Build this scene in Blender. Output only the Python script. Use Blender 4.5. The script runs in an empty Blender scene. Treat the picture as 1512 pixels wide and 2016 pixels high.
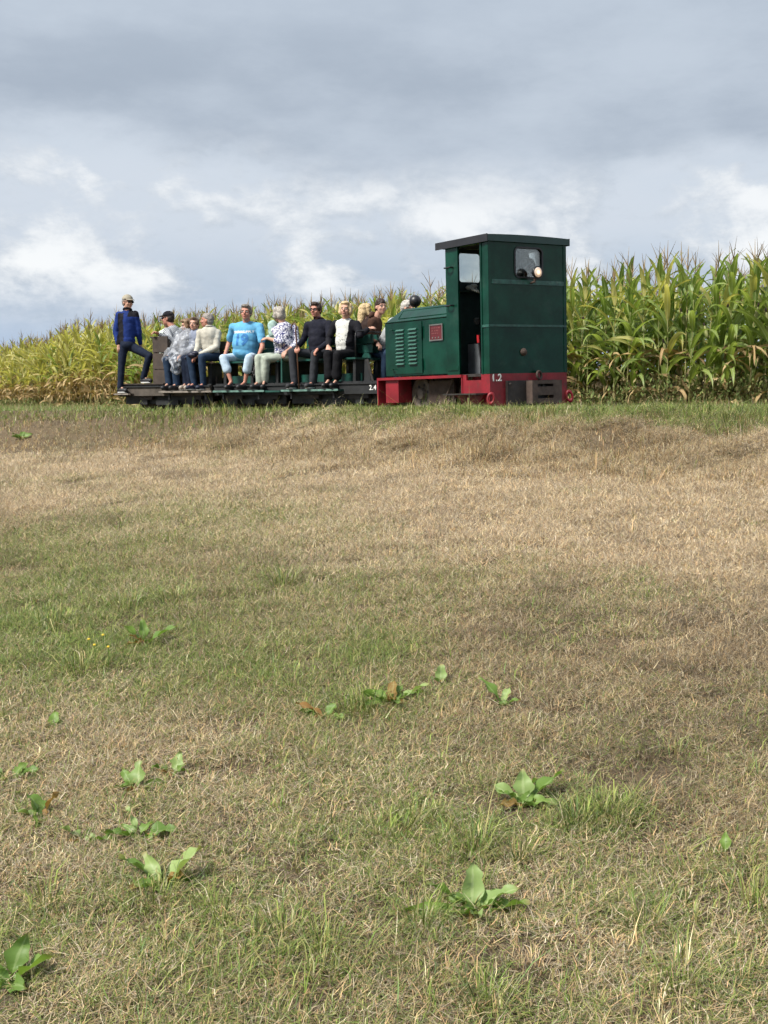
import bpy, bmesh, math, random
import numpy as np
from mathutils import Vector, Matrix, Euler
from mathutils.bvhtree import BVHTree
R = math.radians
rng = np.random.default_rng(7)
random.seed(7)
SC = bpy.context.scene
COL = SC.collection

# ------------------------------------------------------------------ camera
cd = bpy.data.cameras.new('camera')
cam = bpy.data.objects.new('camera', cd)
COL.objects.link(cam)
cd.sensor_fit = 'HORIZONTAL'
cd.sensor_width = 36.0
cd.lens = 36.0 * 2300 / 1512
cd.clip_end = 3000
cam.location = (0, 0, 1.5)
cam.rotation_euler = (math.pi / 2 - math.atan(200 / 2300), 0, 0)
SC.camera = cam

# ------------------------------------------------------------------ sky and light
SUN_AZ, SUN_EL = R(-125), R(48)      # azimuth measured clockwise from +Y
world = bpy.data.worlds.new('World')
SC.world = world
world.use_nodes = True


class NT:
    """tiny node-tree helper"""
    def __init__(s, tree):
        s.t = tree
    def n(s, kind, **kw):
        nd = s.t.nodes.new(kind)
        for k, v in kw.items():
            if k.startswith('i_'):
                nd.inputs[k[2:].replace('_', ' ')].default_value = v
            else:
                setattr(nd, k, v)
        return nd
    def l(s, a, b):
        s.t.links.new(a, b)
    def val(s, sock, v):
        if isinstance(v, bpy.types.NodeSocket):
            s.l(v, sock)
        else:
            sock.default_value = v
    def math(s, op, a, b=0.0, c=0.0, clamp=False):
        nd = s.n('ShaderNodeMath', operation=op, use_clamp=clamp)
        for i, v in enumerate((a, b, c)):
            s.val(nd.inputs[i], v)
        return nd.outputs[0]
    def ramp(s, v, lo, hi, a=0.0, b=1.0, smooth=True):
        nd = s.n('ShaderNodeMapRange', interpolation_type='SMOOTHSTEP' if smooth else 'LINEAR')
        s.val(nd.inputs[0], v)
        for i, q in enumerate((lo, hi, a, b)):
            nd.inputs[i + 1].default_value = q
        return nd.outputs[0]
    def mix(s, f, a, b, blend='MIX'):
        nd = s.n('ShaderNodeMix', data_type='RGBA', blend_type=blend)
        s.val(nd.inputs[0], f)
        for sock, v in ((nd.inputs[6], a), (nd.inputs[7], b)):
            if isinstance(v, tuple) and len(v) == 3:
                v = (*v, 1)
            s.val(sock, v)
        return nd.outputs[2]
    def noise(s, vec, scale, detail=4, rough=.5, w=0, out=0, dist=0.0):
        nd = s.n('ShaderNodeTexNoise')
        if vec is not None:
            s.l(vec, nd.inputs['Vector'])
        nd.inputs['Scale'].default_value = scale
        nd.inputs['Detail'].default_value = detail
        nd.inputs['Roughness'].default_value = rough
        nd.inputs['Distortion'].default_value = dist
        return nd.outputs[out]
    def mapping(s, vec, loc=(0, 0, 0), sc=(1, 1, 1)):
        nd = s.n('ShaderNodeMapping')
        s.l(vec, nd.inputs[0])
        nd.inputs[1].default_value = loc
        nd.inputs[3].default_value = sc
        return nd.outputs[0]


def build_world():
    world.node_tree.nodes.clear()
    T = NT(world.node_tree)
    out = T.n('ShaderNodeOutputWorld')
    bg = T.n('ShaderNodeBackground')
    bg.inputs[1].default_value = 0.061
    T.l(bg.outputs[0], out.inputs[0])
    sky = T.n('ShaderNodeTexSky', sky_type='NISHITA')
    sky.sun_disc = False
    sky.sun_elevation = SUN_EL
    sky.sun_rotation = SUN_AZ
    sky.dust_density = 2.0
    d = T.n('ShaderNodeTexCoord').outputs['Generated']
    sp = T.n('ShaderNodeSeparateXYZ')
    T.l(d, sp.inputs[0])
    z = sp.outputs[2]
    # high even sheet of stratus above, broken heaps below its lower edge
    big = T.noise(T.mapping(d, (3.1, 1.2, .4), (2.2, 2.2, 6.5)), 1.0, 5, .55)
    puff = T.noise(T.mapping(d, (7.7, 2.3, 1.9), (9, 9, 17)), 1.0, 11, .63, dist=.10)
    fine = T.noise(T.mapping(d, (1.7, 5.3, 3.9), (5, 5, 13)), 1.0, 8, .58)
    zz = T.math('ADD', z, T.math('MULTIPLY', T.math('SUBTRACT', big, .5), .16))
    zz = T.math('ADD', zz, T.math('MULTIPLY', T.math('SUBTRACT', puff, .5), .07))
    strat = T.ramp(zz, .185, .235)
    stratcol = T.mix(T.ramp(fine, .3, .72), (3.6, 4.2, 5.05), (4.9, 5.55, 6.4))
    stratcol = T.mix(T.ramp(z, .25, .40), stratcol, (4.9, 5.6, 6.5))
    heapsel = T.math('ADD', puff, T.math('MULTIPLY', T.math('SUBTRACT', big, .5), .5))
    shade = T.noise(T.mapping(d, (7.72, 2.3, 1.83), (9, 9, 17)), 1.0, 11, .63, dist=.10)
    heap = T.mix(T.ramp(shade, .40, .66), (3.9, 4.6, 5.5), (8.6, 8.8, 8.9))
    veil = T.mix(T.ramp(z, .02, .16), (4.0, 5.0, 6.5), (4.8, 5.6, 6.6))
    veil = T.mix(T.ramp(fine, .35, .7, 0, .45), veil, (5.6, 6.1, 6.9))
    low = T.mix(T.ramp(heapsel, .44, .58), veil, heap)
    low = T.mix(T.ramp(z, .05, .12), veil, low)
    band = T.mix(T.math('MULTIPLY', T.ramp(z, .09, .16), .36), low, (7.1, 7.5, 8.0))
    cloud = T.mix(strat, band, stratcol)
    gap = T.math('MULTIPLY', T.ramp(puff, .5, .36), T.ramp(z, .16, .04))
    skyc = T.mix(1.0, sky.outputs[0], (.9, .9, .9), 'MULTIPLY')
    allc = T.mix(T.math('MULTIPLY', gap, .35), cloud, skyc)
    # overcast light goes on evenly to the zenith; below the horizon plain dim ground tone
    T.l(allc, bg.inputs[0])


build_world()
sl = bpy.data.lights.new('sun', 'SUN')
sl.energy = 3.6
sl.angle = R(16)
sl.color = (1.0, .95, .87)
sun = bpy.data.objects.new('sun', sl)
COL.objects.link(sun)
sdir = Vector((math.sin(SUN_AZ) * math.cos(SUN_EL), math.cos(SUN_AZ) * math.cos(SUN_EL), math.sin(SUN_EL)))
sun.rotation_euler = sdir.to_track_quat('Z', 'Y').to_euler()
sun.location = (-20, -10, 30)
vs = SC.view_settings
vs.view_transform = 'Standard'
vs.look = 'None'
vs.exposure = 0.88
vs.gamma = 1.0
cy = SC.cycles
cy.max_bounces = 6
cy.diffuse_bounces = 2
cy.glossy_bounces = 2
cy.transmission_bounces = 3
cy.transparent_max_bounces = 10
cy.use_adaptive_sampling = True
cy.adaptive_threshold = .035
cy.caustics_reflective = False
cy.caustics_refractive = False

# ------------------------------------------------------------------ materials
MATS = {}


def mat(name, col, rough=.6, metal=0.0, var=.15, scale=6.0, bump=0.0, bscale=40.0, spec=.5, coat=0.0,
        dirt=None, dirt_amt=.35, dirt_scale=3.0):
    if name in MATS:
        return MATS[name]
    m = bpy.data.materials.new(name)
    m.use_nodes = True
    T = NT(m.node_tree)
    b = m.node_tree.nodes['Principled BSDF']
    oc = T.n('ShaderNodeTexCoord').outputs['Object']
    f = T.noise(oc, scale, 6, .6)
    lo = tuple(c * (1 - var) for c in col)
    hi = tuple(min(1, c * (1 + var)) for c in col)
    c = T.mix(T.ramp(f, .3, .7), lo, hi)
    if dirt:
        g = T.noise(oc, dirt_scale, 8, .68)
        c = T.mix(T.math('MULTIPLY', T.ramp(g, .52, .72), dirt_amt), c, dirt)
    T.l(c, b.inputs['Base Color'])
    r = T.ramp(T.noise(oc, scale * 2.3, 5, .6), .25, .75, max(.02, rough * .82), min(1, rough * 1.2))
    T.l(r, b.inputs['Roughness'])
    b.inputs['Metallic'].default_value = metal
    b.inputs['Specular IOR Level'].default_value = spec
    b.inputs['Coat Weight'].default_value = coat
    if bump:
        bn = T.n('ShaderNodeBump')
        bn.inputs['Strength'].default_value = bump
        bn.inputs['Distance'].default_value = .01
        T.l(T.noise(oc, bscale, 5, .6), bn.inputs['Height'])
        T.l(bn.outputs[0], b.inputs['Normal'])
    MATS[name] = m
    return m


GREEN = mat('loco_green', (.0035, .036, .022), .16, var=.35, scale=2.2, bump=.15, bscale=2.6, spec=.22,
            dirt=(.028, .062, .046), dirt_amt=.45, dirt_scale=3.2)
RED = mat('loco_red', (.215, .010, .018), .5, var=.25, scale=3, bump=.15, bscale=25, dirt=(.06, .022, .018), dirt_amt=.8, dirt_scale=5)
BLACK = mat('black_paint', (.012, .012, .014), .4, var=.3)
ROOFM = mat('roof_black', (.014, .015, .019), .55, var=.25, scale=4)
IRON = mat('dark_iron', (.025, .021, .019), .6, var=.35, scale=8, bump=.2, dirt=(.09, .05, .03), dirt_amt=.5)
RUST = mat('rusty_iron', (.065, .042, .032), .75, var=.35, scale=7, bump=.3, dirt=(.02, .016, .015), dirt_amt=.6)
STEEL = mat('worn_steel', (.30, .29, .27), .38, metal=.8, var=.2)
WHITE = mat('white_lettering', (.78, .78, .75), .6, var=.06)
INTER = mat('cab_inside', (.012, .03, .028), .6, var=.2)
GREYB = mat('grey_gearbox', (.10, .11, .12), .5, var=.2)
WGREEN = mat('wagon_green', (.010, .062, .048), .42, var=.3, scale=4, bump=.15, bscale=30, dirt=(.06, .10, .09), dirt_amt=.4)
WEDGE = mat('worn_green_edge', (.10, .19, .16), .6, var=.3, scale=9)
WDARK = mat('wagon_black', (.014, .015, .016), .55, var=.35, scale=6, bump=.15)
BROWN = mat('brown_board', (.048, .034, .026), .7, var=.3, scale=5, bump=.3, bscale=24, dirt=(.10, .08, .06), dirt_amt=.3)
WEATH = mat('weathered_plank', (.20, .175, .15), .85, var=.3, scale=9, bump=.4, bscale=30)
PLATE = mat('name_plate', (.10, .014, .018), .4, var=.15)


def glass_mat():
    m = bpy.data.materials.new('window_glass')
    m.use_nodes = True
    T = NT(m.node_tree)
    m.node_tree.nodes.clear()
    o = T.n('ShaderNodeOutputMaterial')
    tr = T.n('ShaderNodeBsdfTransparent')
    tr.inputs[0].default_value = (.80, .85, .85, 1)
    gl = T.n('ShaderNodeBsdfGlossy')
    gl.inputs['Roughness'].default_value = .05
    fr = T.n('ShaderNodeFresnel')
    fr.inputs[0].default_value = 1.5
    mx = T.n('ShaderNodeMixShader')
    T.l(T.math('ADD', fr.outputs[0], .02), mx.inputs[0])
    T.l(tr.outputs[0], mx.inputs[1])
    T.l(gl.outputs[0], mx.inputs[2])
    T.l(mx.outputs[0], o.inputs[0])
    return m


GLASS = glass_mat()


def lamp_mat():
    m = bpy.data.materials.new('lit_lens')
    m.use_nodes = True
    T = NT(m.node_tree)
    b = m.node_tree.nodes['Principled BSDF']
    oc = T.n('ShaderNodeTexCoord').outputs['Object']
    ln = T.n('ShaderNodeVectorMath', operation='LENGTH')
    T.l(oc, ln.inputs[0])
    b.inputs['Base Color'].default_value = (.7, .6, .5, 1)
    b.inputs['Roughness'].default_value = .15
    b.inputs['Emission Color'].default_value = (1, .58, .34, 1)
    T.l(T.ramp(ln.outputs['Value'], .012, .05, 1.5, .12), b.inputs['Emission Strength'])
    return m


# ------------------------------------------------------------------ mesh helpers
def link(o, parent=None):
    COL.objects.link(o)
    if parent is not None:
        o.parent = parent
    return o


def tag(o, label, cat, group=None, kind=None):
    o['label'] = label
    if cat:
        o['category'] = cat
    if group:
        o['group'] = group
    if kind:
        o['kind'] = kind
    return o


def empty(name, loc=(0, 0, 0), rot=(0, 0, 0)):
    e = bpy.data.objects.new(name, None)
    e.empty_display_size = .2
    e.location = loc
    e.rotation_euler = rot
    return link(e)


def obj(name, bm, m, parent=None, smooth=False, bevel=0.0):
    me = bpy.data.meshes.new(name)
    if bevel:
        bmesh.ops.bevel(bm, geom=[e for e in bm.edges if len(e.link_faces) == 2 and e.calc_face_angle() > .6],
                        offset=bevel, segments=2, affect='EDGES', clamp_overlap=True)
    bm.normal_update()
    bm.to_mesh(me)
    bm.free()
    for x in (m if isinstance(m, (list, tuple)) else [m]):
        me.materials.append(x)
    if smooth:
        me.polygons.foreach_set('use_smooth', [True] * len(me.polygons))
    return link(bpy.data.objects.new(name, me), parent)


def box(bm, x0, x1, y0, y1, z0, z1):
    v = [bm.verts.new((x, y, z)) for z in (z0, z1) for y in (y0, y1) for x in (x0, x1)]
    for f in ((0, 2, 3, 1), (4, 5, 7, 6), (0, 1, 5, 4), (2, 6, 7, 3), (0, 4, 6, 2), (1, 3, 7, 5)):
        bm.faces.new([v[i] for i in f])
    return bm


def bx(x0, x1, y0, y1, z0, z1):
    return box(bmesh.new(), x0, x1, y0, y1, z0, z1)


def prism(bm, pts, axis, a, b):
    """extrude a polygon (2D pts) along axis from a to b"""
    def mk(p, t):
        if axis == 0:
            return (t, p[0], p[1])
        if axis == 1:
            return (p[0], t, p[1])
        return (p[0], p[1], t)
    v0 = [bm.verts.new(mk(p, a)) for p in pts]
    v1 = [bm.verts.new(mk(p, b)) for p in pts]
    n = len(pts)
    bm.faces.new(v0)
    bm.faces.new(v1[::-1])
    for i in range(n):
        bm.faces.new([v0[i], v1[i], v1[(i + 1) % n], v0[(i + 1) % n]])
    bmesh.ops.recalc_face_normals(bm, faces=bm.faces)
    return bm


def tube(bm, pts, rad, seg=8, cap=True):
    """tube along points; rad number or list"""
    pts = [Vector(p) for p in pts]
    if not isinstance(rad, (list, tuple)):
        rad = [rad] * len(pts)
    rings = []
    up = Vector((0.13, .27, 1)).normalized()
    for i, p in enumerate(pts):
        t = (pts[min(i + 1, len(pts) - 1)] - pts[max(i - 1, 0)]).normalized()
        a = t.cross(up)
        if a.length < .05:
            a = t.cross(Vector((1, 0, 0)))
        a.normalize()
        b = t.cross(a)
        rings.append([bm.verts.new(p + (a * math.cos(2 * math.pi * k / seg) + b * math.sin(2 * math.pi * k / seg)) * rad[i]) for k in range(seg)])
    for i in range(len(rings) - 1):
        for k in range(seg):
            bm.faces.new([rings[i][k], rings[i][(k + 1) % seg], rings[i + 1][(k + 1) % seg], rings[i + 1][k]])
    if cap:
        bm.faces.new(rings[0][::-1])
        bm.faces.new(rings[-1])
    bmesh.ops.recalc_face_normals(bm, faces=bm.faces)
    return bm


def lathe(bm, prof, centre, axis, seg=20):
    """revolve profile [(along axis, radius)]"""
    axis = Vector(axis).normalized()
    a = axis.orthogonal().normalized()
    b = axis.cross(a)
    c = Vector(centre)
    rings = []
    for t, r in prof:
        rings.append([bm.verts.new(c + axis * t + (a * math.cos(2 * math.pi * k / seg) + b * math.sin(2 * math.pi * k / seg)) * max(r, 1e-4)) for k in range(seg)])
    for i in range(len(rings) - 1):
        for k in range(seg):
            bm.faces.new([rings[i][k], rings[i][(k + 1) % seg], rings[i + 1][(k + 1) % seg], rings[i + 1][k]])
    bm.faces.new(rings[0][::-1])
    bm.faces.new(rings[-1])
    bmesh.ops.recalc_face_normals(bm, faces=bm.faces)
    return bm


def torus(bm, centre, axis, r, rr, seg=24, s2=8):
    axis = Vector(axis).normalized()
    a = axis.orthogonal().normalized()
    b = axis.cross(a)
    c = Vector(centre)
    g = []
    for i in range(seg):
        t = 2 * math.pi * i / seg
        d = a * math.cos(t) + b * math.sin(t)
        g.append([bm.verts.new(c + d * (r + rr * math.cos(2 * math.pi * j / s2)) + axis * rr * math.sin(2 * math.pi * j / s2)) for j in range(s2)])
    for i in range(seg):
        for j in range(s2):
            bm.faces.new([g[i][j], g[(i + 1) % seg][j], g[(i + 1) % seg][(j + 1) % s2], g[i][(j + 1) % s2]])
    bmesh.ops.recalc_face_normals(bm, faces=bm.faces)
    return bm


def text_bm(s, size, bold=0.0, ext=.004):
    """flat solid lettering in the XZ plane, centred, facing -Y"""
    c = bpy.data.curves.new('lettering', 'FONT')
    c.body = s
    c.size = size
    c.align_x = 'CENTER'
    c.align_y = 'CENTER'
    c.offset = bold
    c.space_character = 1.12 if '.' in s else 1.0
    c.extrude = ext
    o = link(bpy.data.objects.new('lettering', c))
    bpy.context.view_layer.update()
    me = bpy.data.meshes.new_from_object(o.evaluated_get(bpy.context.evaluated_depsgraph_get()))
    bpy.data.objects.remove(o)
    bm = bmesh.new()
    bm.from_mesh(me)
    bpy.data.meshes.remove(me)
    bmesh.ops.rotate(bm, verts=bm.verts, cent=(0, 0, 0), matrix=Matrix.Rotation(math.pi / 2, 3, 'X'))
    return bm


# numpy noise -------------------------------------------------------
def vnoise(x, y, seed=0):
    xi = np.floor(x).astype(np.int64)
    yi = np.floor(y).astype(np.int64)
    xf = x - xi
    yf = y - yi
    u = xf * xf * (3 - 2 * xf)
    v = yf * yf * (3 - 2 * yf)
    def h(a, b):
        n = (a * 374761393 + b * 668265263 + seed * 974634777) & 0x7fffffff
        n = ((n ^ (n >> 13)) * 1274126177) & 0x7fffffff
        n = (n ^ (n >> 16)) & 0xffff
        return n / 65535.0
    return (h(xi, yi) * (1 - u) + h(xi + 1, yi) * u) * (1 - v) + (h(xi, yi + 1) * (1 - u) + h(xi + 1, yi + 1) * u) * v


def fbm(x, y, seed=0, oc=4):
    t = 0
    a = .5
    s = 0
    for i in range(oc):
        t = t + a * vnoise(x * 2 ** i + 17.3 * i, y * 2 ** i - 9.1 * i, seed + i)
        s += a
        a *= .5
    return t / s


def sstep(a, b, x):
    t = np.clip((x - a) / (b - a), 0, 1)
    return t * t * (3 - 2 * t)


# ------------------------------------------------------------------ terrain
TRACK = np.array([(30, 4), (12, 9.5), (8, 11.6), (5.2, 13.4), (3.6, 14.8), (2.09, 16.8), (.505, 19.15), (-.5, 20.11), (-1.42, 20.93),
                  (-2.12, 21.36), (-2.82, 21.77), (-4.72, 22.7), (-9, 24.4), (-16, 26.6), (-30, 30)], float)
RAIL = 1.5
EDGE_RAW = np.array([(10.5, 17.4), (6.4, 19.3), (.9, 22.5), (-2.9, 26), (-7.3, 31), (-9.7, 34), (-13, 38.5), (-18, 45), (-26, 55)], float)


def track_q(x, y):
    """signed distance in front (towards the camera) of the track"""
    best = np.full(x.shape, 1e9)
    sg = np.zeros(x.shape)
    for a, b in zip(TRACK[:-1], TRACK[1:]):
        d = b - a
        t = np.clip(((x - a[0]) * d[0] + (y - a[1]) * d[1]) / (d @ d), 0, 1)
        dx = x - a[0] - t * d[0]
        dy = y - a[1] - t * d[1]
        r = np.hypot(dx, dy)
        c = d[0] * dy - d[1] * dx
        m = r < best
        best = np.where(m, r, best)
        sg = np.where(m, np.sign(c), sg)
    return best * sg


def ground_z(x, y, fine=True):
    x = np.asarray(x, float)
    y = np.asarray(y, float)
    q = track_q(x, y)
    z = np.where(q > 0, 1.44 + .055 * sstep(.7, 1.1, q), 1.44 + .05 * sstep(.7, 1.2, -q))
    wob = (fbm(x * .5, y * .5, 31, 3) - .5) * .9
    inf = (y - np.interp(x, EDGE_RAW[::-1, 0], EDGE_RAW[::-1, 1])) * .75
    z = z + .85 * sstep(.3, 4.0, inf)
    drop = .60 * sstep(1.35, 4.1, q + wob) + np.clip(q - 2.8, 0, 1.2) * .02
    z = z - drop
    lin = np.clip((q - 4.0) / 10.0, 0, 1.25)
    z = z - .84 * lin
    if fine:
        on = sstep(-.5, 1.2, q)
        slope = sstep(1.2, 2.0, q) * (1 - sstep(3.6, 4.8, q))
        z = z + on * (.035 * (fbm(x * 1.3, y * 1.3, 5, 3) - .5) + .022 * (fbm(x * 6, y * 6, 9, 3) - .5))
        z = z + slope * .26 * (fbm(x * 1.7, y * 1.7, 12, 3) - .5)
    return z


def gz(x, y):
    return float(ground_z(np.array([x]), np.array([y]))[0])


def grow(start, step, n, k):
    r = [start]
    for i in range(n):
        r.append(r[-1] + step)
        step *= k
    return r


xs = np.array([-v for v in grow(10, .3, 24, 1.28)][::-1] + list(np.arange(-9.9, 9.95, .12)) + grow(10, .3, 24, 1.28))
ys = np.array([-v for v in grow(1, .4, 20, 1.3)][::-1] + list(np.arange(-.8, 27, .12)) + grow(27.1, .3, 26, 1.28))
GX, GY = np.meshgrid(xs, ys)
GZ = ground_z(GX, GY)
nx, ny = len(xs), len(ys)


def fast_mesh(name, verts, faces_flat, counts, mats, parent=None, smooth=False):
    me = bpy.data.meshes.new(name)
    me.vertices.add(len(verts))
    me.vertices.foreach_set('co', np.ascontiguousarray(verts, np.float32).ravel())
    me.loops.add(len(faces_flat))
    me.loops.foreach_set('vertex_index', np.ascontiguousarray(faces_flat, np.int32))
    me.polygons.add(len(counts))
    st = np.concatenate([[0], np.cumsum(counts)[:-1]]).astype(np.int32)
    me.polygons.foreach_set('loop_start', st)
    me.polygons.foreach_set('loop_total', np.asarray(counts, np.int32))
    if smooth:
        me.polygons.foreach_set('use_smooth', np.ones(len(counts), bool))
    for m in mats:
        me.materials.append(m)
    me.update(calc_edges=True)
    return link(bpy.data.objects.new(name, me), parent)


def soil_mat():
    m = bpy.data.materials.new('soil_and_thatch')
    m.use_nodes = True
    T = NT(m.node_tree)
    b = m.node_tree.nodes['Principled BSDF']
    g = T.n('ShaderNodeNewGeometry').outputs['Position']
    a = T.noise(g, 1.1, 5, .6)
    f = T.noise(g, 55, 6, .7)
    s = T.noise(T.mapping(g, (0, 0, 0), (1, .35, 1)), 120, 4, .6)
    c = T.mix(T.ramp(f, .3, .7), (.075, .056, .038), (.19, .145, .09))
    c = T.mix(T.math('MULTIPLY', T.ramp(s, .5, .72), .6), c, (.36, .28, .18))
    c = T.mix(T.math('MULTIPLY', T.ramp(a, .5, .7), .35), c, (.12, .13, .05))
    T.l(c, b.inputs['Base Color'])
    b.inputs['Roughness'].default_value = .95
    b.inputs['Specular IOR Level'].default_value = .1
    bn = T.n('ShaderNodeBump')
    bn.inputs['Distance'].default_value = .02
    T.l(f, bn.inputs['Height'])
    T.l(bn.outputs[0], b.inputs['Normal'])
    return m


ii = (np.arange(ny - 1)[:, None] * nx + np.arange(nx - 1)[None, :]).ravel()
gf = np.stack([ii, ii + 1, ii + 1 + nx, ii + nx], 1)
ground = fast_mesh('ground', np.stack([GX, GY, GZ], -1).reshape(-1, 3), gf.ravel(), np.full(len(gf), 4), [soil_mat()], smooth=True)
ground['kind'] = 'structure'

# ------------------------------------------------------------------ railway track (mostly sunk in the grass)
trk = empty('railway_track', (0, 0, 0))
trk['kind'] = 'structure'


def smooth_line(P, n=6):
    out = []
    for i in range(len(P) - 1):
        p0, p1, p2, p3 = P[max(i - 1, 0)], P[i], P[i + 1], P[min(i + 2, len(P) - 1)]
        for k in range(n):
            t = k / n
            out.append(.5 * ((2 * p1) + (-p0 + p2) * t + (2 * p0 - 5 * p1 + 4 * p2 - p3) * t * t + (-p0 + 3 * p1 - 3 * p2 + p3) * t ** 3))
    out.append(P[-1])
    return np.array(out)


TL = smooth_line(TRACK[2:13])
for s in (-1, 1):
    d = np.gradient(TL, axis=0)
    nrm = np.stack([-d[:, 1], d[:, 0]], 1) / np.linalg.norm(d, axis=1)[:, None]
    p = TL + nrm * .3 * s
    bm = bmesh.new()
    rings = []
    for (x, y), n2 in zip(p, nrm):
        rings.append([bm.verts.new((x + n2[0] * a, y + n2[1] * a, RAIL + b)) for a, b in ((-.025, 0), (.025, 0), (.025, -.03), (.01, -.035), (.035, -.075), (-.035, -.075), (-.01, -.035), (-.025, -.03))])
    for i in range(len(rings) - 1):
        for k in range(8):
            bm.faces.new([rings[i][k], rings[i][(k + 1) % 8], rings[i + 1][(k + 1) % 8], rings[i + 1][k]])
    bmesh.ops.recalc_face_normals(bm, faces=bm.faces)
    obj('rail', bm, RUST, trk)
seg = np.concatenate([[0], np.cumsum(np.linalg.norm(np.diff(TL, axis=0), axis=1))])
slme = None
for s in np.arange(.3, seg[-1], .62):
    c = np.array([np.interp(s, seg, TL[:, 0]), np.interp(s, seg, TL[:, 1])])
    c2 = np.array([np.interp(s + .1, seg, TL[:, 0]), np.interp(s + .1, seg, TL[:, 1])])
    if slme is None:
        o = obj('sleeper', bx(-.09, .09, -.55, .55, -.06, .06), WEATH, trk, bevel=.01)
        slme = o.data
    else:
        o = link(bpy.data.objects.new('sleeper', slme), trk)
    o.location = (c[0], c[1], RAIL - .135)
    o.rotation_euler = (0, 0, math.atan2(c2[1] - c[1], c2[0] - c[0]))

# ------------------------------------------------------------------ locomotive
loco = empty('locomotive', (1.29565, 17.97571, RAIL), (R(1.8), 0, 0))
loco.rotation_mode = 'ZYX'
loco.matrix_basis = Matrix.Translation((1.29565, 17.97571, RAIL)) @ Matrix.Rotation(R(-56), 4, 'Z') @ Matrix.Rotation(R(1.8), 4, 'X')
tag(loco, 'small dark green diesel locomotive with tall cab and red underframe, number 1.2', 'locomotive')
HW = .72


def wall_with_hole(axis, pos, thick, u0, u1, z0, z1, holes, m, name, parent, rad=0.05):
    """flat wall; hole = (a, b, zlo, zhi) rectangles, cut as a grid of boxes joined (real opening)"""
    bm = bmesh.new()
    us = sorted({u0, u1, *[h[0] for h in holes], *[h[1] for h in holes]})
    zs = sorted({z0, z1, *[h[2] for h in holes], *[h[3] for h in holes]})
    nu, nz = len(us), len(zs)
    solid = np.ones((nu - 1, nz - 1), bool)
    for i in range(nu - 1):
        for j in range(nz - 1):
            cu, cz = (us[i] + us[i + 1]) / 2, (zs[j] + zs[j + 1]) / 2
            for h in holes:
                if h[0] < cu < h[1] and h[2] < cz < h[3]:
                    solid[i, j] = False
    def P(u, z, s):
        t = pos + (thick if s else 0)
        return (t, u, z) if axis == 0 else (u, t, z)
    vv = {}
    def V(i, j, s):
        if (i, j, s) not in vv:
            vv[(i, j, s)] = bm.verts.new(P(us[i], zs[j], s))
        return vv[(i, j, s)]
    for i in range(nu - 1):
        for j in range(nz - 1):
            if not solid[i, j]:
                continue
            for s in (0, 1):
                bm.faces.new([V(i, j, s), V(i + 1, j, s), V(i + 1, j + 1, s), V(i, j + 1, s)])
            for (di, dj, a, b) in ((-1, 0, (0, 0), (0, 1)), (1, 0, (1, 0), (1, 1)), (0, -1, (0, 0), (1, 0)), (0, 1, (0, 1), (1, 1))):
                k, l = i + di, j + dj
                if 0 <= k < nu - 1 and 0 <= l < nz - 1 and solid[k, l]:
                    continue
                bm.faces.new([V(i + a[0], j + a[1], 0), V(i + b[0], j + b[1], 0), V(i + b[0], j + b[1], 1), V(i + a[0], j + a[1], 1)])
    bmesh.ops.recalc_face_normals(bm, faces=bm.faces)
    return obj(name, bm, m, parent)


def rounded(u0, u1, z0, z1, r, n=6):
    pts = []
    for cx, cz, a0 in ((u1 - r, z1 - r, 0), (u0 + r, z1 - r, 90), (u0 + r, z0 + r, 180), (u1 - r, z0 + r, 270)):
        for k in range(n + 1):
            a = R(a0 + 90 * k / n)
            pts.append((cx + r * math.cos(a), cz + r * math.sin(a)))
    return pts


def ring_frame(bm, outer, inner, axis, a, b):
    def mk(p, t):
        return (t, p[0], p[1]) if axis == 0 else (p[0], t, p[1])
    o0 = [bm.verts.new(mk(p, a)) for p in outer]
    o1 = [bm.verts.new(mk(p, b)) for p in outer]
    i0 = [bm.verts.new(mk(p, a)) for p in inner]
    i1 = [bm.verts.new(mk(p, b)) for p in inner]
    n = len(outer)
    for k in range(n):
        l = (k + 1) % n
        bm.faces.new([o0[k], o0[l], o1[l], o1[k]])
        bm.faces.new([i0[k], i1[k], i1[l], i0[l]])
        bm.faces.new([o0[k], i0[k], i0[l], o0[l]])
        bm.faces.new([o1[k], o1[l], i1[l], i1[k]])
    bmesh.ops.recalc_face_normals(bm, faces=bm.faces)
    return bm


def corner_fill(axis, pos, thick, u0, u1, z0, z1, r, m, parent, name):
    """fills the square corners of a hole so that it reads rounded"""
    for su, sz in ((0, 0), (1, 0), (0, 1), (1, 1)):
        bm = bmesh.new()
        cu, cz = (u0, u1)[su], (z0, z1)[sz]
        du, dz = (1, -1)[su], (1, -1)[sz]
        arc = [(cu + du * (r - r * math.sin(a)), cz + dz * (r - r * math.cos(a))) for a in [R(90) * k / 5 for k in range(6)]]
        prism(bm, [(cu, cz)] + arc, axis, pos + .002, pos + thick - .002)
        obj(name, bm, m, parent)


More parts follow.
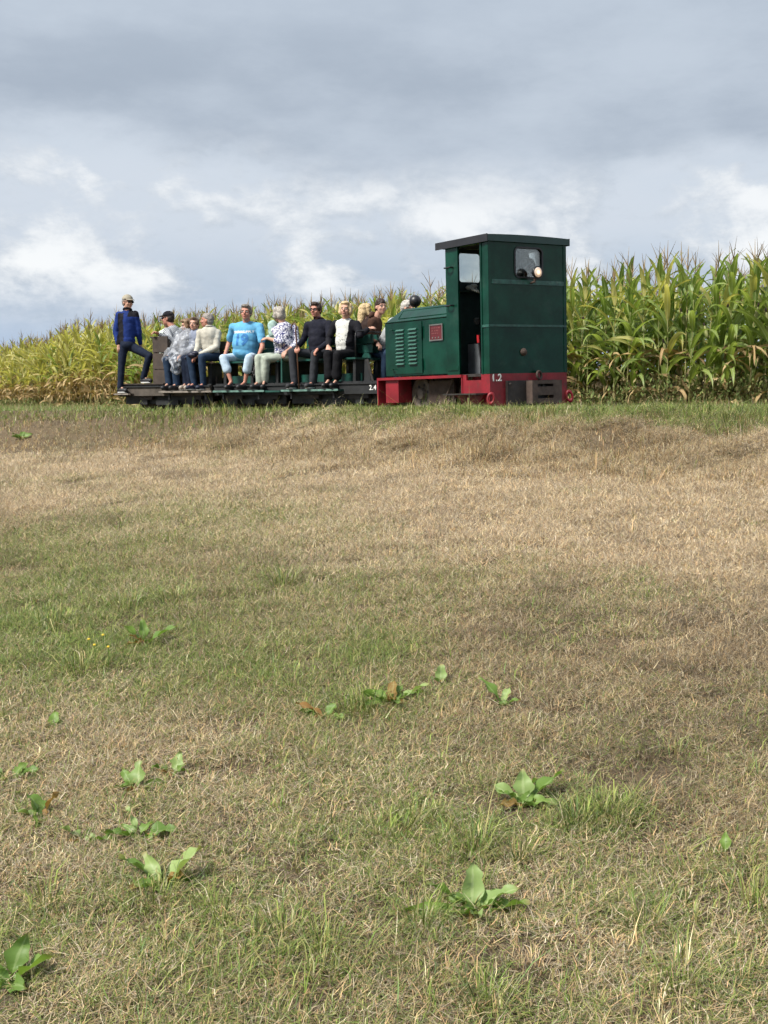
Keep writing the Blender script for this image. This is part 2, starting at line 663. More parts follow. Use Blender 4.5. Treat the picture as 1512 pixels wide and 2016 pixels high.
CE = 1.415
cab = wall_with_hole(1, -HW, .03, .44, CE - .03, .53, 2.36, [(.73, 1.25, .53, 2.34)], GREEN, 'cab_side', loco)
wall_with_hole(1, HW - .03, .03, .44, CE - .03, .53, 2.36, [(.62, 1.15, 1.80, 2.33)], GREEN, 'cab_side', loco)
rear = wall_with_hole(0, CE - .03, .03, -HW, HW, .53, 2.36, [(-.239, .264, 1.879, 2.285)], GREEN, 'cab_rear_wall', loco)
corner_fill(0, CE - .03, .03, -.239, .264, 1.879, 2.285, .07, GREEN, rear, 'window_corner')
bm = bmesh.new()
ring_frame(bm, rounded(-.255, .28, 1.863, 2.301, .085), rounded(-.232, .257, 1.886, 2.278, .065), 0, CE - .02, CE + .012)
obj('window_seal', bm, BLACK, rear)
bm = bmesh.new()
prism(bm, rounded(-.245, .27, 1.873, 2.291, .075), 0, CE - .018, CE - .012)
obj('window_pane', bm, GLASS, rear)
fw = wall_with_hole(0, .44, .03, -HW + .03, HW - .03, .53, 2.36, [(-.493, -.09, 1.885, 2.30), (.09, .493, 1.885, 2.30)], INTER, 'cab_front_wall', loco)
for a, b in ((-.493, -.09), (.09, .493)):
    corner_fill(0, .44, .03, a, b, 1.885, 2.30, .05, INTER, fw, 'window_corner')
    bm = bmesh.new()
    prism(bm, rounded(a - .004, b + .004, 1.881, 2.304, .05), 0, .450, .455)
    obj('window_pane', bm, GLASS, fw)
obj('cab_floor', bx(.47, CE - .03, -HW + .03, HW - .03, .5, .54), IRON, loco)
# corner angle strips, trims
for (x0, x1, y0, y1, nm) in ((1.355, CE + .006, -HW - .008, -HW - .0005, 'corner_strip'), (1.245, 1.275, -HW - .012, -HW - .0005, 'door_edge'),
                             (.715, .738, -HW - .01, -HW - .0005, 'door_edge')):
    obj(nm, bx(x0, x1, y0, y1, .535, 2.35), GREEN, loco, bevel=.003)
obj('corner_strip', bx(CE + .0005, CE + .009, -HW - .006, -HW + .05, .535, 2.35), GREEN, loco, bevel=.003)
obj('corner_strip', bx(CE + .0005, CE + .009, HW - .05, HW + .004, .535, 2.35), GREEN, loco, bevel=.003)
TRIM = mat('trim_green_worn_lit', (.016, .075, .058), .35, var=.4, scale=14, dirt=(.10, .18, .15), dirt_amt=.6, dirt_scale=9)  # lighter than the cab: edge highlights painted into the colour, with worn paint
obj('trim_strip', bx(CE + .0005, CE + .016, -HW + .055, HW - .055, 1.775, 1.835), TRIM, loco, bevel=.005)
obj('trim_strip', bx(CE + .0005, CE + .012, -HW + .0, HW - .0, 1.185, 1.215), TRIM, loco, bevel=.004)
obj('trim_strip', bx(1.28, CE + .008, -HW - .014, -HW - .001, 1.18, 1.215), TRIM, loco, bevel=.004)
# roof with black fascia
bm = bmesh.new()

N = 8
top = [(-.755 + 1.51 * k / N, 2.435 + .014 * (1 - (2 * k / N - 1) ** 2)) for k in range(N + 1)]
prism(bm, [(-.755, 2.365)] + top + [(.755, 2.365)], 0, .27, 1.445)
roof = obj('roof', bm, ROOFM, loco)
obj('fascia', bx(.262, 1.457, -.767, -.7555, 2.345, 2.447), ROOFM, roof, bevel=.002)
obj('fascia', bx(.262, 1.457, .7555, .767, 2.345, 2.447), ROOFM, roof, bevel=.002)
bm = bmesh.new()
prism(bm, [(-.755, 2.352)] + [(a, b + .006) for a, b in top] + [(.755, 2.352)], 0, 1.4455, 1.457)
obj('fascia', bm, mat('fascia_green', (.010, .040, .034), .35), roof)
# hood with chamfered top
hx0, hx1 = -1.32, .44
prof = [(-.62, .55), (-.62, 1.39), (-.36, 1.60), (.36, 1.60), (.62, 1.39), (.62, .55)]
bm = bmesh.new()
prism(bm, prof, 0, hx0, hx1 - .002)
for v in bm.verts:
    if v.co.x < hx0 + .01 and v.co.z > 1.5:
        v.co.x += .15
        v.co.z += .01
hood = obj('engine_hood', bm, GREEN, loco, bevel=.012)
# hatch frame on the chamfer
nd = Vector((0, -.628, .778))
def cham(x, t, off=.0):
    p = Vector((x, -.62, 1.39)).lerp(Vector((x, -.36, 1.60)), t)
    return p + Vector((0, -.628, .778)) * off
def strip(bm, pts, w=.012, h=.012):
    for a, b in zip(pts[:-1], pts[1:]):
        tube(bm, [a, b], w * .6, 6)
bm = bmesh.new()
strip(bm, [cham(.42, .25, .004), cham(-1.02, .25, .004), cham(-1.10, .85, .004), cham(.42, .85, .004)])
obj('hatch_frame', bm, GREEN, hood)
obj('hood_edge', tube(bmesh.new(), [(-1.32, -.624, 1.395), (.43, -.624, 1.395)], .009, 6), GREEN, hood)
dr = obj('hood_door', bx(-1.064, -.308, -.632, -.6205, .585, 1.365), GREEN, loco, bevel=.004)
louv = None
for x0, x1 in ((-.975, -.76), (-.635, -.415)):
    for k in range(10):
        zc = 1.255 - k * .0575
        if louv is None:
            bm = bmesh.new()
            prism(bm, [(-.004, -.020), (-.034, -.012), (-.036, -.006), (-.004, .018)], 0, 0, .205)
            o = obj('louvre', bm, mat('louvre_green', (.05, .13, .105), .35), dr)
            louv = o.data
        else:
            o = link(bpy.data.objects.new('louvre', louv), dr)
        o.location = (x0, -.629, zc)
for z in (.72, 1.2):
    obj('hinge', tube(bmesh.new(), [(-.30, -.64, z - .09), (-.30, -.64, z + .09)], .014, 8), GREEN, dr)
for z in (.66, 1.27):
    b = bmesh.new()
    tube(b, [(-1.09, -.63, z), (-1.09, -.665, z), (-1.03, -.67, z)], .010, 6)
    obj('latch', b, GREEN, dr)
pl = obj('name_plate', bx(-.099, .222, -.632, -.6205, 1.06, 1.295), PLATE, loco, bevel=.002)
bm = bmesh.new()
ring_frame(bm, [(-.104, 1.055), (.227, 1.055), (.227, 1.30), (-.104, 1.30)], [(-.085, 1.073), (.208, 1.073), (.208, 1.282), (-.085, 1.282)], 1, -.640, -.6325)
obj('plate_border', bm, STEEL, pl)
for k in range(3):
    obj('plate_stud', lathe(bmesh.new(), [(0, .014), (.006, .012)], (-.03 + k * .075, -.632, 1.10), (0, -1, 0), 10), STEEL, pl)
bm = bmesh.new()
for z, ws in ((1.235, (.04, .05, .03, .045)), (1.195, (.05, .03, .06)), (1.155, (.06, .05, .035))):
    x = -.05
    for w in ws:
        box(bm, x, x + w, -.6365, -.6325, z, z + .016)
        x += w + .015
obj('raised_lettering', bm, mat('plate_relief', (.17, .05, .05), .5), pl)
# handles on the cab post
for z in (2.07, 1.53):
    b = bmesh.new()
    tube(b, [(.49, -HW, z), (.49, -HW - .06, z), (.55, -HW - .075, z - .005), (.62, -HW - .06, z), (.62, -HW, z)], .012, 8)
    obj('grab_handle', b, BLACK, loco)
obj('kick_plate', bx(.46, .71, -HW - .012, -HW - .001, .60, .66), GREEN, loco, bevel=.003)
# underframe
bm = bmesh.new()
box(bm, -1.385, .79, -.745, -.50, .495, .535)
obj('footplate', bm, RED, loco, bevel=.006)
obj('footplate', bx(-1.385, .79, .50, .745, .495, .535), RED, loco, bevel=.006)
obj('front_beam', bx(-1.40, -1.365, -.74, .74, .10, .53), RED, loco, bevel=.006)
obj('sand_box', bx(-1.21, -.86, -.70, -.45, .14, .49), RED, loco, bevel=.01)
obj('frame_plate', bx(-1.36, 1.38, -.36, -.33, .10, .50), RUST, loco)
obj('frame_plate', bx(-1.36, 1.38, .33, .36, .10, .50), RUST, loco)
obj('axle_guard', bx(-.33, .30, -.50, -.47, .12, .46), RUST, loco, bevel=.01)
sk = wall_with_hole(1, -HW, .03, .79, CE - .035, .10, .53, [(.88, 1.22, .45, .53)], RED, 'step_skirt', loco)
obj('step_back', bx(.87, 1.23, -.60, -.59, .42, .53), RED, sk)
obj('step_back', bx(.87, 1.23, -.69, -.60, .415, .45), RED, sk)
obj('step_skirt', bx(.79, CE - .035, HW - .03, HW, .10, .53), RED, loco)
obj('skirt_edge', bx(.775, .80, -HW - .012, -HW + .05, .10, .535), RED, loco, bevel=.003)
bm = bmesh.new()
prism(bm, [(.66, .245), (1.34, .245), (1.22, .10), (.86, .15)], 1, -HW - .06, -HW - .005)
st = obj('step_bracket', bm, RED, loco)
obj('step_tread', bx(.60, 1.36, -.93, -HW - .001, .246, .266), IRON, st, bevel=.003)
beam = obj('buffer_beam', bx(CE - .035, CE + .002, -HW - .002, HW + .002, .08, .532), RED, loco, bevel=.004)
cb = obj('coupler_plate', bx(CE + .003, CE + .05, -.445, .48, .07, .43), IRON, loco, bevel=.006)
for y in (-.40, .43):
    for z in (.12, .38):
        obj('bolt', lathe(bmesh.new(), [(0, .02), (.018, .018), (.022, .01)], (CE + .05, y, z), (1, 0, 0), 8), IRON, cb)
blk = wall_with_hole(0, CE + .0505, .13, -.10, .46, .10, .425, [(.0, .30, .335, .375), (.0, .30, .17, .215)], mat('coupler_brown', (.075, .052, .042), .7, var=.35, bump=.3, dirt=(.02, .02, .02), dirt_amt=.5), 'coupler_block', loco)
obj('slot_back', bx(CE + .052, CE + .06, -.05, .42, .12, .40), BLACK, blk)
obj('slot_bar', bx(CE + .12, CE + .15, .12, .15, .336, .374), IRON, blk)
obj('coupling_ring', torus(bmesh.new(), (CE + .06, .136, .50), (1, .25, .1), .055, .018), RUST, loco, smooth=True)
for y in (-.735, .745):
    o = obj('towing_loop', torus(bmesh.new(), (0, 0, 0), (1, 0, 0), .055, .022), RED, loco, smooth=True)
    o.scale = (1, .8, 1.25)
    o.rotation_euler = (R(12 if y > 0 else -8), 0, R(-32))
    o.location = (CE + .03, y, .185)
obj('filler_cap', lathe(bmesh.new(), [(0, .055), (.02, .055), (.024, .04), (.045, .035), (.05, .02)], (CE + .001, -.107, .83), (1, 0, 0), 16), RUST, loco, smooth=True)
for x in (-.6, .62):
    for s in (-1, 1):
        b = bmesh.new()
        lathe(b, [(0, .285), (.02, .29), (.02, .255), (.085, .25), (.09, .20), (.06, .185), (.05, .09), (.11, .075), (.115, .03)], (x, s * .365, .27), (0, s, 0), 28)
        w = obj('wheel', b, mat('wheel_steel', (.14, .115, .095), .55, var=.35, scale=9, dirt=(.03, .025, .02), dirt_amt=.6, dirt_scale=8), loco, smooth=False)
        for k in range(6):
            a = k * math.pi / 3 + .2
            obj('wheel_hole', lathe(bmesh.new(), [(0, .025), (.012, .025)], (x + .14 * math.cos(a), s * .415, .27 + .14 * math.sin(a)), (0, s, 0), 8), BLACK, w)
    obj('axle', tube(bmesh.new(), [(x, -.36, .27), (x, .36, .27)], .05, 10), IRON, loco)
b = bmesh.new()
tube(b, [(-.92, -.52, .45), (-.90, -.54, .20), (-.88, -.52, .08)], .03, 8)
obj('brake_hanger', b, RUST, loco)
b = bmesh.new()
tube(b, [(.35, -.55, .48), (.12, -.56, .10)], .022, 6)
obj('brake_rod', b, RUST, loco)
# headlights
hl = obj('headlight', lathe(bmesh.new(), [(-.10, .01), (-.09, .04), (-.05, .07), (-.01, .085), (.0, .088), (.008, .08)], (CE + .16, .045, 1.935), (1, .0, 0), 24), BLACK, loco, smooth=True)
ln = obj('lens', lathe(bmesh.new(), [(-.005, .001), (-.004, .05), (0, .079), (.01, .06), (.016, .001)], (0, 0, 0), (1, 0, 0), 24), lamp_mat(), hl, smooth=True)
ln.location = (CE + .163, .045, 1.935)
obj('lamp_bracket', tube(bmesh.new(), [(CE + .01, .045, 1.80), (CE + .09, .045, 1.81), (CE + .10, .045, 1.86)], .016, 8), RUST, hl)
fl = obj('front_lamp', lathe(bmesh.new(), [(-.02, .085), (.0, .098), (.05, .094), (.09, .072), (.115, .035), (.12, .002)], (-1.36, 0, 1.755), (1, 0, 0), 24), BLACK, loco, smooth=True)
obj('lamp_bracket', tube(bmesh.new(), [(-1.32, 0, 1.67), (-1.30, 0, 1.60), (-1.24, 0, 1.50)], .018, 8), BLACK, fl)
# controls seen through the door
cs = obj('control_stand', bx(.52, .80, -.40, .05, .541, .98), GREYB, loco, bevel=.02)
for (a, b_, m, r) in (((.83, -.38, .56), (.80, -.42, 1.02), BLACK, .014), ((.90, -.22, .56), (.86, -.26, 1.2), STEEL, .012)):
    obj('lever', tube(bmesh.new(), [a, b_], r, 8), m, cs)
obj('lever_grip', tube(bmesh.new(), [(.80, -.42, .99), (.797, -.424, 1.10)], .022, 8), mat('red_grip', (.45, .015, .02), .4), cs)
obj('gauge', lathe(bmesh.new(), [(0, .05), (.03, .05), (.034, .04)], (.475, -.2, 1.32), (1, 0, 0), 14), STEEL, cs)
bm = text_bm('1.2', .14, .003)
bmesh.ops.rotate(bm, verts=bm.verts, cent=(0, 0, 0), matrix=Matrix.Rotation(R(90), 3, 'Z'))
bmesh.ops.translate(bm, verts=bm.verts, vec=(CE + .005, -.605, .472))
obj('number', bm, WHITE, loco)

# ------------------------------------------------------------------ wagons
def wheelset(parent, x, r=.19):
    for s in (-1, 1):
        b = bmesh.new()
        lathe(b, [(0, r + .02), (.02, r + .02), (.022, r), (.08, r - .005), (.085, r - .04), (.05, r - .06), (.05, .05), (.09, .045)], (x, s * .28, r), (0, s, 0), 20)
        obj('wheel', b, RUST, parent)
        obj('axle_box', bx(x - .09, x + .09, s * .46 - .05, s * .46 + .05, r - .08, r + .10), WDARK, parent, bevel=.01)
    obj('axle', tube(bmesh.new(), [(x, -.45, r), (x, .45, r)], .03, 8), IRON, parent)


def wagon_frame(origin, alpha):
    return Matrix.Translation((*origin, RAIL)) @ Matrix.Rotation(R(-alpha), 4, 'Z')


WF = {'front': wagon_frame((-.50962, 20.1095), 42), 'middle': wagon_frame((-2.12288, 21.35628), 31), 'rear': wagon_frame((-3.80126, 22.24933), 26)}


def wagon(name, frame, x0, x1, s0, s1, board, wood, edge, label, wx, solem=None):
    w = empty(name)
    w.matrix_basis = frame
    tag(w, label, 'wagon', 'open passenger wagons of the train')
    for s in (-1, 1):
        a, b = sorted((s * .60, s * .55))
        obj('sole_bar', bx(x0, x1, a, b, .27, .45), solem or WDARK, w, bevel=.006)
        obj('sole_flange', bx(x0, x1, *sorted((s * .60, s * .625)), .43, .452), WDARK, w)
    for x in (x0, x1 - .05):
        obj('end_beam', bx(x + .002, x + .048, -.549, .549, .26, .44), WDARK, w)
    obj('buffer', lathe(bmesh.new(), [(0, .05), (.07, .05), (.07, .10), (.09, .10)], (x1, 0, .36), (1, 0, 0), 14), IRON, w)
    n = max(3, int((x1 - x0) / .22))
    for k in range(n):
        a = x0 + (x1 - x0) * k / n
        obj('floor_board', bx(a + .004, a + (x1 - x0) / n - .004, -.56, .56, .4525, .48), WDARK, w)
    for x in wx:
        wheelset(w, x)
    for s in (-1, 1):
        obj('inner_beam', bx(x0 + .06, x1 - .06, *sorted((s * .40, s * .44)), .12, .268), WDARK, w)
        for x in wx:
            obj('spring', bx(x - .22, x + .22, *sorted((s * .47, s * .53)), .20, .268), IRON, w, bevel=.02)
            obj('brake_shoe', bx(x + .22, x + .27, *sorted((s * .30, s * .38)), .06, .26), IRON, w)
    obj('brake_beam', bx(wx[0] + .3, wx[1] - .3, -.52, -.49, .10, .19), WDARK, w)
    for s in (-1, 1):
        for (a, b) in ((.06, .265), (.275, .50)):
            sp = obj('seat_plank', bx(s0, s1, *sorted((s * a, s * b)), .845, .875), wood, w, bevel=.006)
        for x in (s0 + .05, (s0 + s1) / 2, s1 - .11):
            obj('seat_support', bx(x, x + .06, *sorted((s * .10, s * .44)), .481, .844), WDARK, w, bevel=.005)
        obj('kick_board', bx(s0 + .02, s1 - .02, *sorted((s * .30, s * .325)), .482, .62), wood, w)
        for (z0, z1) in ((.97, 1.10), (1.12, 1.27)):
            obj('back_plank', bx(s0, s1, *sorted((s * (.075 - (z0 - .9) * .1), s * (.10 - (z0 - .9) * .1))), z0, z1), wood, w, bevel=.005)
    for x in (s0 + .1, s1 - .16):
        obj('back_post', bx(x, x + .05, -.035, .035, .876, 1.26), WDARK, w)
    # foot boards with worn outer edge
    for s in (-1, 1):
        f = obj('foot_board', bx(board[0], board[1], *sorted((s * .48, s * .735)), .318, .352), wood if edge is not WEATH else WEATH, w, bevel=.004)
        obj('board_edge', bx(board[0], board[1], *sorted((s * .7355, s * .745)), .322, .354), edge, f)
        for x in (board[0] + .15, board[1] - .2):
            b = bmesh.new()
            box(b, x, x + .04, *sorted((s * .56, s * .70)), .295, .317)
            box(b, x, x + .04, *sorted((s * .63, s * .66)), .20, .295)
            obj('board_bracket', b, WDARK, w)
    return w


def armrest(w, x, ytop=1.31, s=-1):
    b = bmesh.new()
    tube(b, [(x, s * .46, .878), (x, s * .47, 1.22), (x, s * .455, ytop - .03), (x, s * .42, ytop), (x, s * .3, ytop + .005), (x, s * -.1, ytop)], .012, 8)
    obj('armrest', b, BLACK, w, smooth=True)


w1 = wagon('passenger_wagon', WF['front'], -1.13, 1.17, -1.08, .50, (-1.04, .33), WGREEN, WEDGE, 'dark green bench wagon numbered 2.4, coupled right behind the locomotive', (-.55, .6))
armrest(w1, .47)
armrest(w1, .47, s=1)
bm = text_bm('2.4', .115, .001)
bmesh.ops.translate(bm, verts=bm.verts, vec=(.985, -.604, .365))
obj('number', bm, WHITE, w1)
for s in (-1, 1):
    b = bmesh.new()
    prism(b, [(.55, .481), (.70, .481), (.62, .84), (.56, .84)], 1, *sorted((s * .30, s * .34)))
    obj('end_bracket', b, WDARK, w1)
    b = bmesh.new()
    prism(b, [(.30, .876), (.50, .876), (.46, .95), (.42, .96), (.36, .96)], 1, *sorted((s * .11, s * .14)))
    obj('seat_bracket', b, WGREEN, w1)
b = bmesh.new()
tube(b, [(.80, -.40, .48), (.66, -.38, .84)], .02, 6)
obj('stay_rod', b, IRON, w1)
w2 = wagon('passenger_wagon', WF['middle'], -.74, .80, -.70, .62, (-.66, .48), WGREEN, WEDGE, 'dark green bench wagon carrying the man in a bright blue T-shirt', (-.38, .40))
armrest(w2, .58, 1.22)
obj('end_panel', bx(.64, .67, -.46, .46, .481, 1.05), WGREEN, w2, bevel=.005)
obj('foot_flap', bx(.485, .80, -.72, -.5, .315, .345), WGREEN, w2, bevel=.004)
w3 = wagon('brake_wagon', WF['rear'], -1.07, 1.02, -.005, 1.0, (-.02, 1.14), BROWN, WEATH, 'brown wooden brake wagon with boarded platform at the tail of the train', (-.55, .55), mat('grey_brown_board', (.075, .062, .05), .85, var=.3, scale=6, bump=.3))
for k, (z0, z1) in enumerate(((.481, .755), (.77, 1.06), (1.08, 1.37))):
    obj('board', bx(-.345, -.01, -.47, -.44, z0, z1), BROWN, w3, bevel=.006)
    obj('board', bx(-1.04, -.30, .47, .50, z0, min(z1, 1.33)), BROWN, w3, bevel=.006)
    obj('board', bx(-.32, -.29, -.435, .465, z0, min(z1, 1.36)), BROWN, w3, bevel=.006)
for x, y in ((-.335, -.43), (-1.03, .46), (-.05, -.43)):
    obj('corner_post', bx(x, x + .04, y, y + .04, .481, 1.32), BROWN, w3)
obj('platform_step', bx(-1.08, -.70, -.70, -.605, .285, .315), BROWN, w3, bevel=.004)
obj('platform_edge', bx(-1.08, -.74, -.712, -.7005, .29, .317), WEATH, w3)
obj('platform_floor', bx(-1.06, -.02, -.60, .56, .4815, .500), BROWN, w3, bevel=.004)
b = bmesh.new()
tube(b, [(-.92, .40, .5), (-.92, .40, 1.38), (-.90, .40, 1.42)], .02, 8)
tube(b, [(-1.05, .40, 1.42), (-.80, .40, 1.42)], .016, 8)
obj('brake_handle', b, IRON, w3)

# couplings between the vehicles
def bar_between(a, b, name, label):
    pa = Vector(a)
    pb = Vector(b)
    o = obj(name, tube(bmesh.new(), [(0, 0, 0), tuple((pb - pa) * .5 + Vector((0, 0, -.01))), tuple(pb - pa)], .022, 8), IRON)
    o.location = pa
    tag(o, label, 'coupling', 'couplings between the vehicles')
lo = loco.matrix_basis
bar_between(lo @ Vector((-1.402, 0, .36)), WF['front'] @ Vector((1.262, 0, .36)), 'coupling_bar', 'iron coupling bar between the locomotive and the first green wagon')
bar_between(WF['front'] @ Vector((-1.132, 0, .36)), WF['middle'] @ Vector((.892, 0, .36)), 'coupling_bar', 'iron coupling bar between the two green wagons')

# ------------------------------------------------------------------ people
def fabric(name, col, var=.18, scale=9, rough=.9):
    return mat(name, col, rough, var=var, scale=scale, bump=.35, bscale=22, spec=.2)


SKIN = mat('skin', (.50, .285, .21), .55, var=.12, scale=14, spec=.35)
SKINR = mat('skin_ruddy', (.47, .22, .16), .55, var=.14, scale=14, spec=.35)
EYEW = mat('eye_white', (.55, .52, .5), .3, var=.02)
EYED = mat('eye_dark', (.03, .022, .018), .2, var=.02)
LIP = mat('lip', (.33, .11, .10), .5, var=.05)


def hair_mat(name, col):
    return mat(name, col, .55, var=.45, scale=45, bump=.5, bscale=90, spec=.35)


def stripes_mat(name, a, b, sc):
    m = bpy.data.materials.new(name)
    m.use_nodes = True
    T = NT(m.node_tree)
    bs = m.node_tree.nodes['Principled BSDF']
    oc = T.n('ShaderNodeTexCoord').outputs['Object']
    w = T.n('ShaderNodeTexWave', bands_direction='DIAGONAL')
    T.l(oc, w.inputs[0])
    w.inputs['Scale'].default_value = sc
    w.inputs['Distortion'].default_value = 2.5
    T.l(T.mix(T.ramp(w.outputs['Fac'], .45, .6), a, b), bs.inputs['Base Color'])
    bs.inputs['Roughness'].default_value = .9
    return m


def print_mat(name, base, ink, scale, thr=.5, second=None):
    m = bpy.data.materials.new(name)
    m.use_nodes = True
    T = NT(m.node_tree)
    bs = m.node_tree.nodes['Principled BSDF']
    oc = T.n('ShaderNodeTexCoord').outputs['Object']
    n = T.noise(oc, scale, 3, .5, dist=1.2)
    c = T.mix(T.ramp(n, thr - .02, thr + .03), base, ink)
    if second:
        c = T.mix(T.ramp(T.noise(oc, scale * .6, 2, .5), .58, .64), c, second)
    T.l(c, bs.inputs['Base Color'])
    bs.inputs['Roughness'].default_value = .9
    return m


def plastic_mat():
    m = bpy.data.materials.new('clear_plastic')
    m.use_nodes = True
    T = NT(m.node_tree)
    m.node_tree.nodes.clear()
    o = T.n('ShaderNodeOutputMaterial')
    oc = T.n('ShaderNodeTexCoord').outputs['Object']
    n = T.noise(T.mapping(oc, (0, 0, 0), (9, 9, 4)), 1.0, 4, .6, dist=1.2)
    bn = T.n('ShaderNodeBump')
    bn.inputs['Strength'].default_value = .3
    bn.inputs['Distance'].default_value = .03
    T.l(n, bn.inputs['Height'])
    tr = T.n('ShaderNodeBsdfTransparent')
    df = T.n('ShaderNodeBsdfPrincipled')
    df.inputs['Base Color'].default_value = (.66, .70, .76, 1)
    df.inputs['Roughness'].default_value = .38
    df.inputs['Coat Weight'].default_value = .1
    T.l(bn.outputs[0], df.inputs['Normal'])
    mx = T.n('ShaderNodeMixShader')
    T.l(T.ramp(n, .42, .68, .16, .56), mx.inputs[0])
    T.l(tr.outputs[0], mx.inputs[1])
    T.l(df.outputs[0], mx.inputs[2])
    T.l(mx.outputs[0], o.inputs[0])
    return m


PEND = []


def capsule(bm, p0, r0, p1, r1, seg=12):
    p0 = Vector(p0)
    p1 = Vector(p1)
    d = p1 - p0
    L = d.length
    if L < 1e-5:
        d = Vector((0, 0, 1))
        L = 1e-5
    d.normalize()
    prof = [(-r0 * math.cos(a), r0 * math.sin(a)) for a in (.15, .6, 1.1)] + [(0, r0), (L * .5, (r0 + r1) / 2), (L, r1)] + [(L + r1 * math.cos(a), r1 * math.sin(a)) for a in (1.1, .6, .15)]
    lathe(bm, prof, p0, d, seg)


def ellips(bm, c, rad, M=None):
    m = (M.to_4x4() if M else Matrix.Identity(4))
    T = Matrix.Translation(c) @ m @ Matrix.Diagonal((*rad, 1))
    bmesh.ops.create_uvsphere(bm, u_segments=18, v_segments=12, radius=1, matrix=T)


def soft(name, bm, m, parent, voxel, smooth=4, wrinkle=0.0, regions=None, freq=16):
    o = obj(name, bm, m, parent)
    r = o.modifiers.new('r', 'REMESH')
    r.mode = 'VOXEL'
    r.voxel_size = voxel
    s = o.modifiers.new('s', 'SMOOTH')
    s.factor = .5
    s.iterations = smooth
    PEND.append((o, wrinkle, regions, freq))
    return o


def finish_soft():
    bpy.context.view_layer.update()
    dg = bpy.context.evaluated_depsgraph_get()
    new = [(o, bpy.data.meshes.new_from_object(o.evaluated_get(dg)), w, rg, fq) for o, w, rg, fq in PEND]
    for o, me, w, rg, fq in new:
        old = o.data
        o.modifiers.clear()
        o.data = me
        me.name = o.name.split('.')[0]
        bpy.data.meshes.remove(old)
        me.polygons.foreach_set('use_smooth', np.ones(len(me.polygons), bool))
        n = len(me.vertices)
        if w and n:
            co = np.empty(n * 3, np.float32)
            no = np.empty(n * 3, np.float32)
            me.vertices.foreach_get('co', co)
            me.vertex_normals.foreach_get('vector', no)
            co = co.reshape(-1, 3)
            no = no.reshape(-1, 3)
            k = vnoise(co[:, 0] * fq + co[:, 2] * fq * .6 + 50, co[:, 2] * fq * 1.3 - co[:, 1] * fq * .8 + 50, 3) - .5
            k = k + .6 * (vnoise(co[:, 0] * fq * 2 - co[:, 2] * fq + 90, co[:, 2] * fq * 2.2 + co[:, 1] * fq + 90, 8) - .5)
            co += no * (k * w * 2)[:, None]
            me.vertices.foreach_set('co', co.ravel())
        if rg:
            c = np.empty(len(me.polygons) * 3, np.float32)
            me.polygons.foreach_get('center', c)
            c = c.reshape(-1, 3)
            me.polygons.foreach_set('material_index', rg(c).astype(np.int32))
        me.update()
    PEND.clear()


def hand(bm, w, d, up, r=1.0, side=1, curl=.5):
    """palm, four fingers, thumb; w wrist, d pointing direction, up back-of-hand normal"""
    w = Vector(w)
    d = Vector(d).normalized()
    up = (Vector(up) - d * Vector(up).dot(d)).normalized()
    s = d.cross(up) * side
    capsule(bm, w - d * .02, .026 * r, w + d * .02, .028 * r, 8)
    for k in range(4):
        a = (k - 1.5) * .019 * r
        capsule(bm, w + s * a * .6 + d * .015, .014 * r, w + s * a + d * .075 * r, .0125 * r, 8)
        ln = (.058, .072, .068, .052)[k] * r
        b0 = w + s * a + d * .08 * r
        b1 = b0 + (d * math.cos(curl) - up * math.sin(curl)) * ln * .55 + s * a * .15
        b2 = b1 + (d * math.cos(curl * 2.2) - up * math.sin(curl * 2.2)) * ln * .5
        capsule(bm, b0, .0105 * r, b1, .0098 * r, 8)
        capsule(bm, b1, .0098 * r, b2, .0085 * r, 8)
    t0 = w + d * .02 - s * .024 * r
    t1 = t0 + (d * .75 - s * .65 - up * .25).normalized() * .04 * r
    t2 = t1 + (d * .95 - s * .1 - up * .35).normalized() * .032 * r
    capsule(bm, t0, .014 * r, t1, .012 * r, 8)
    capsule(bm, t1, .012 * r, t2, .0095 * r, 8)


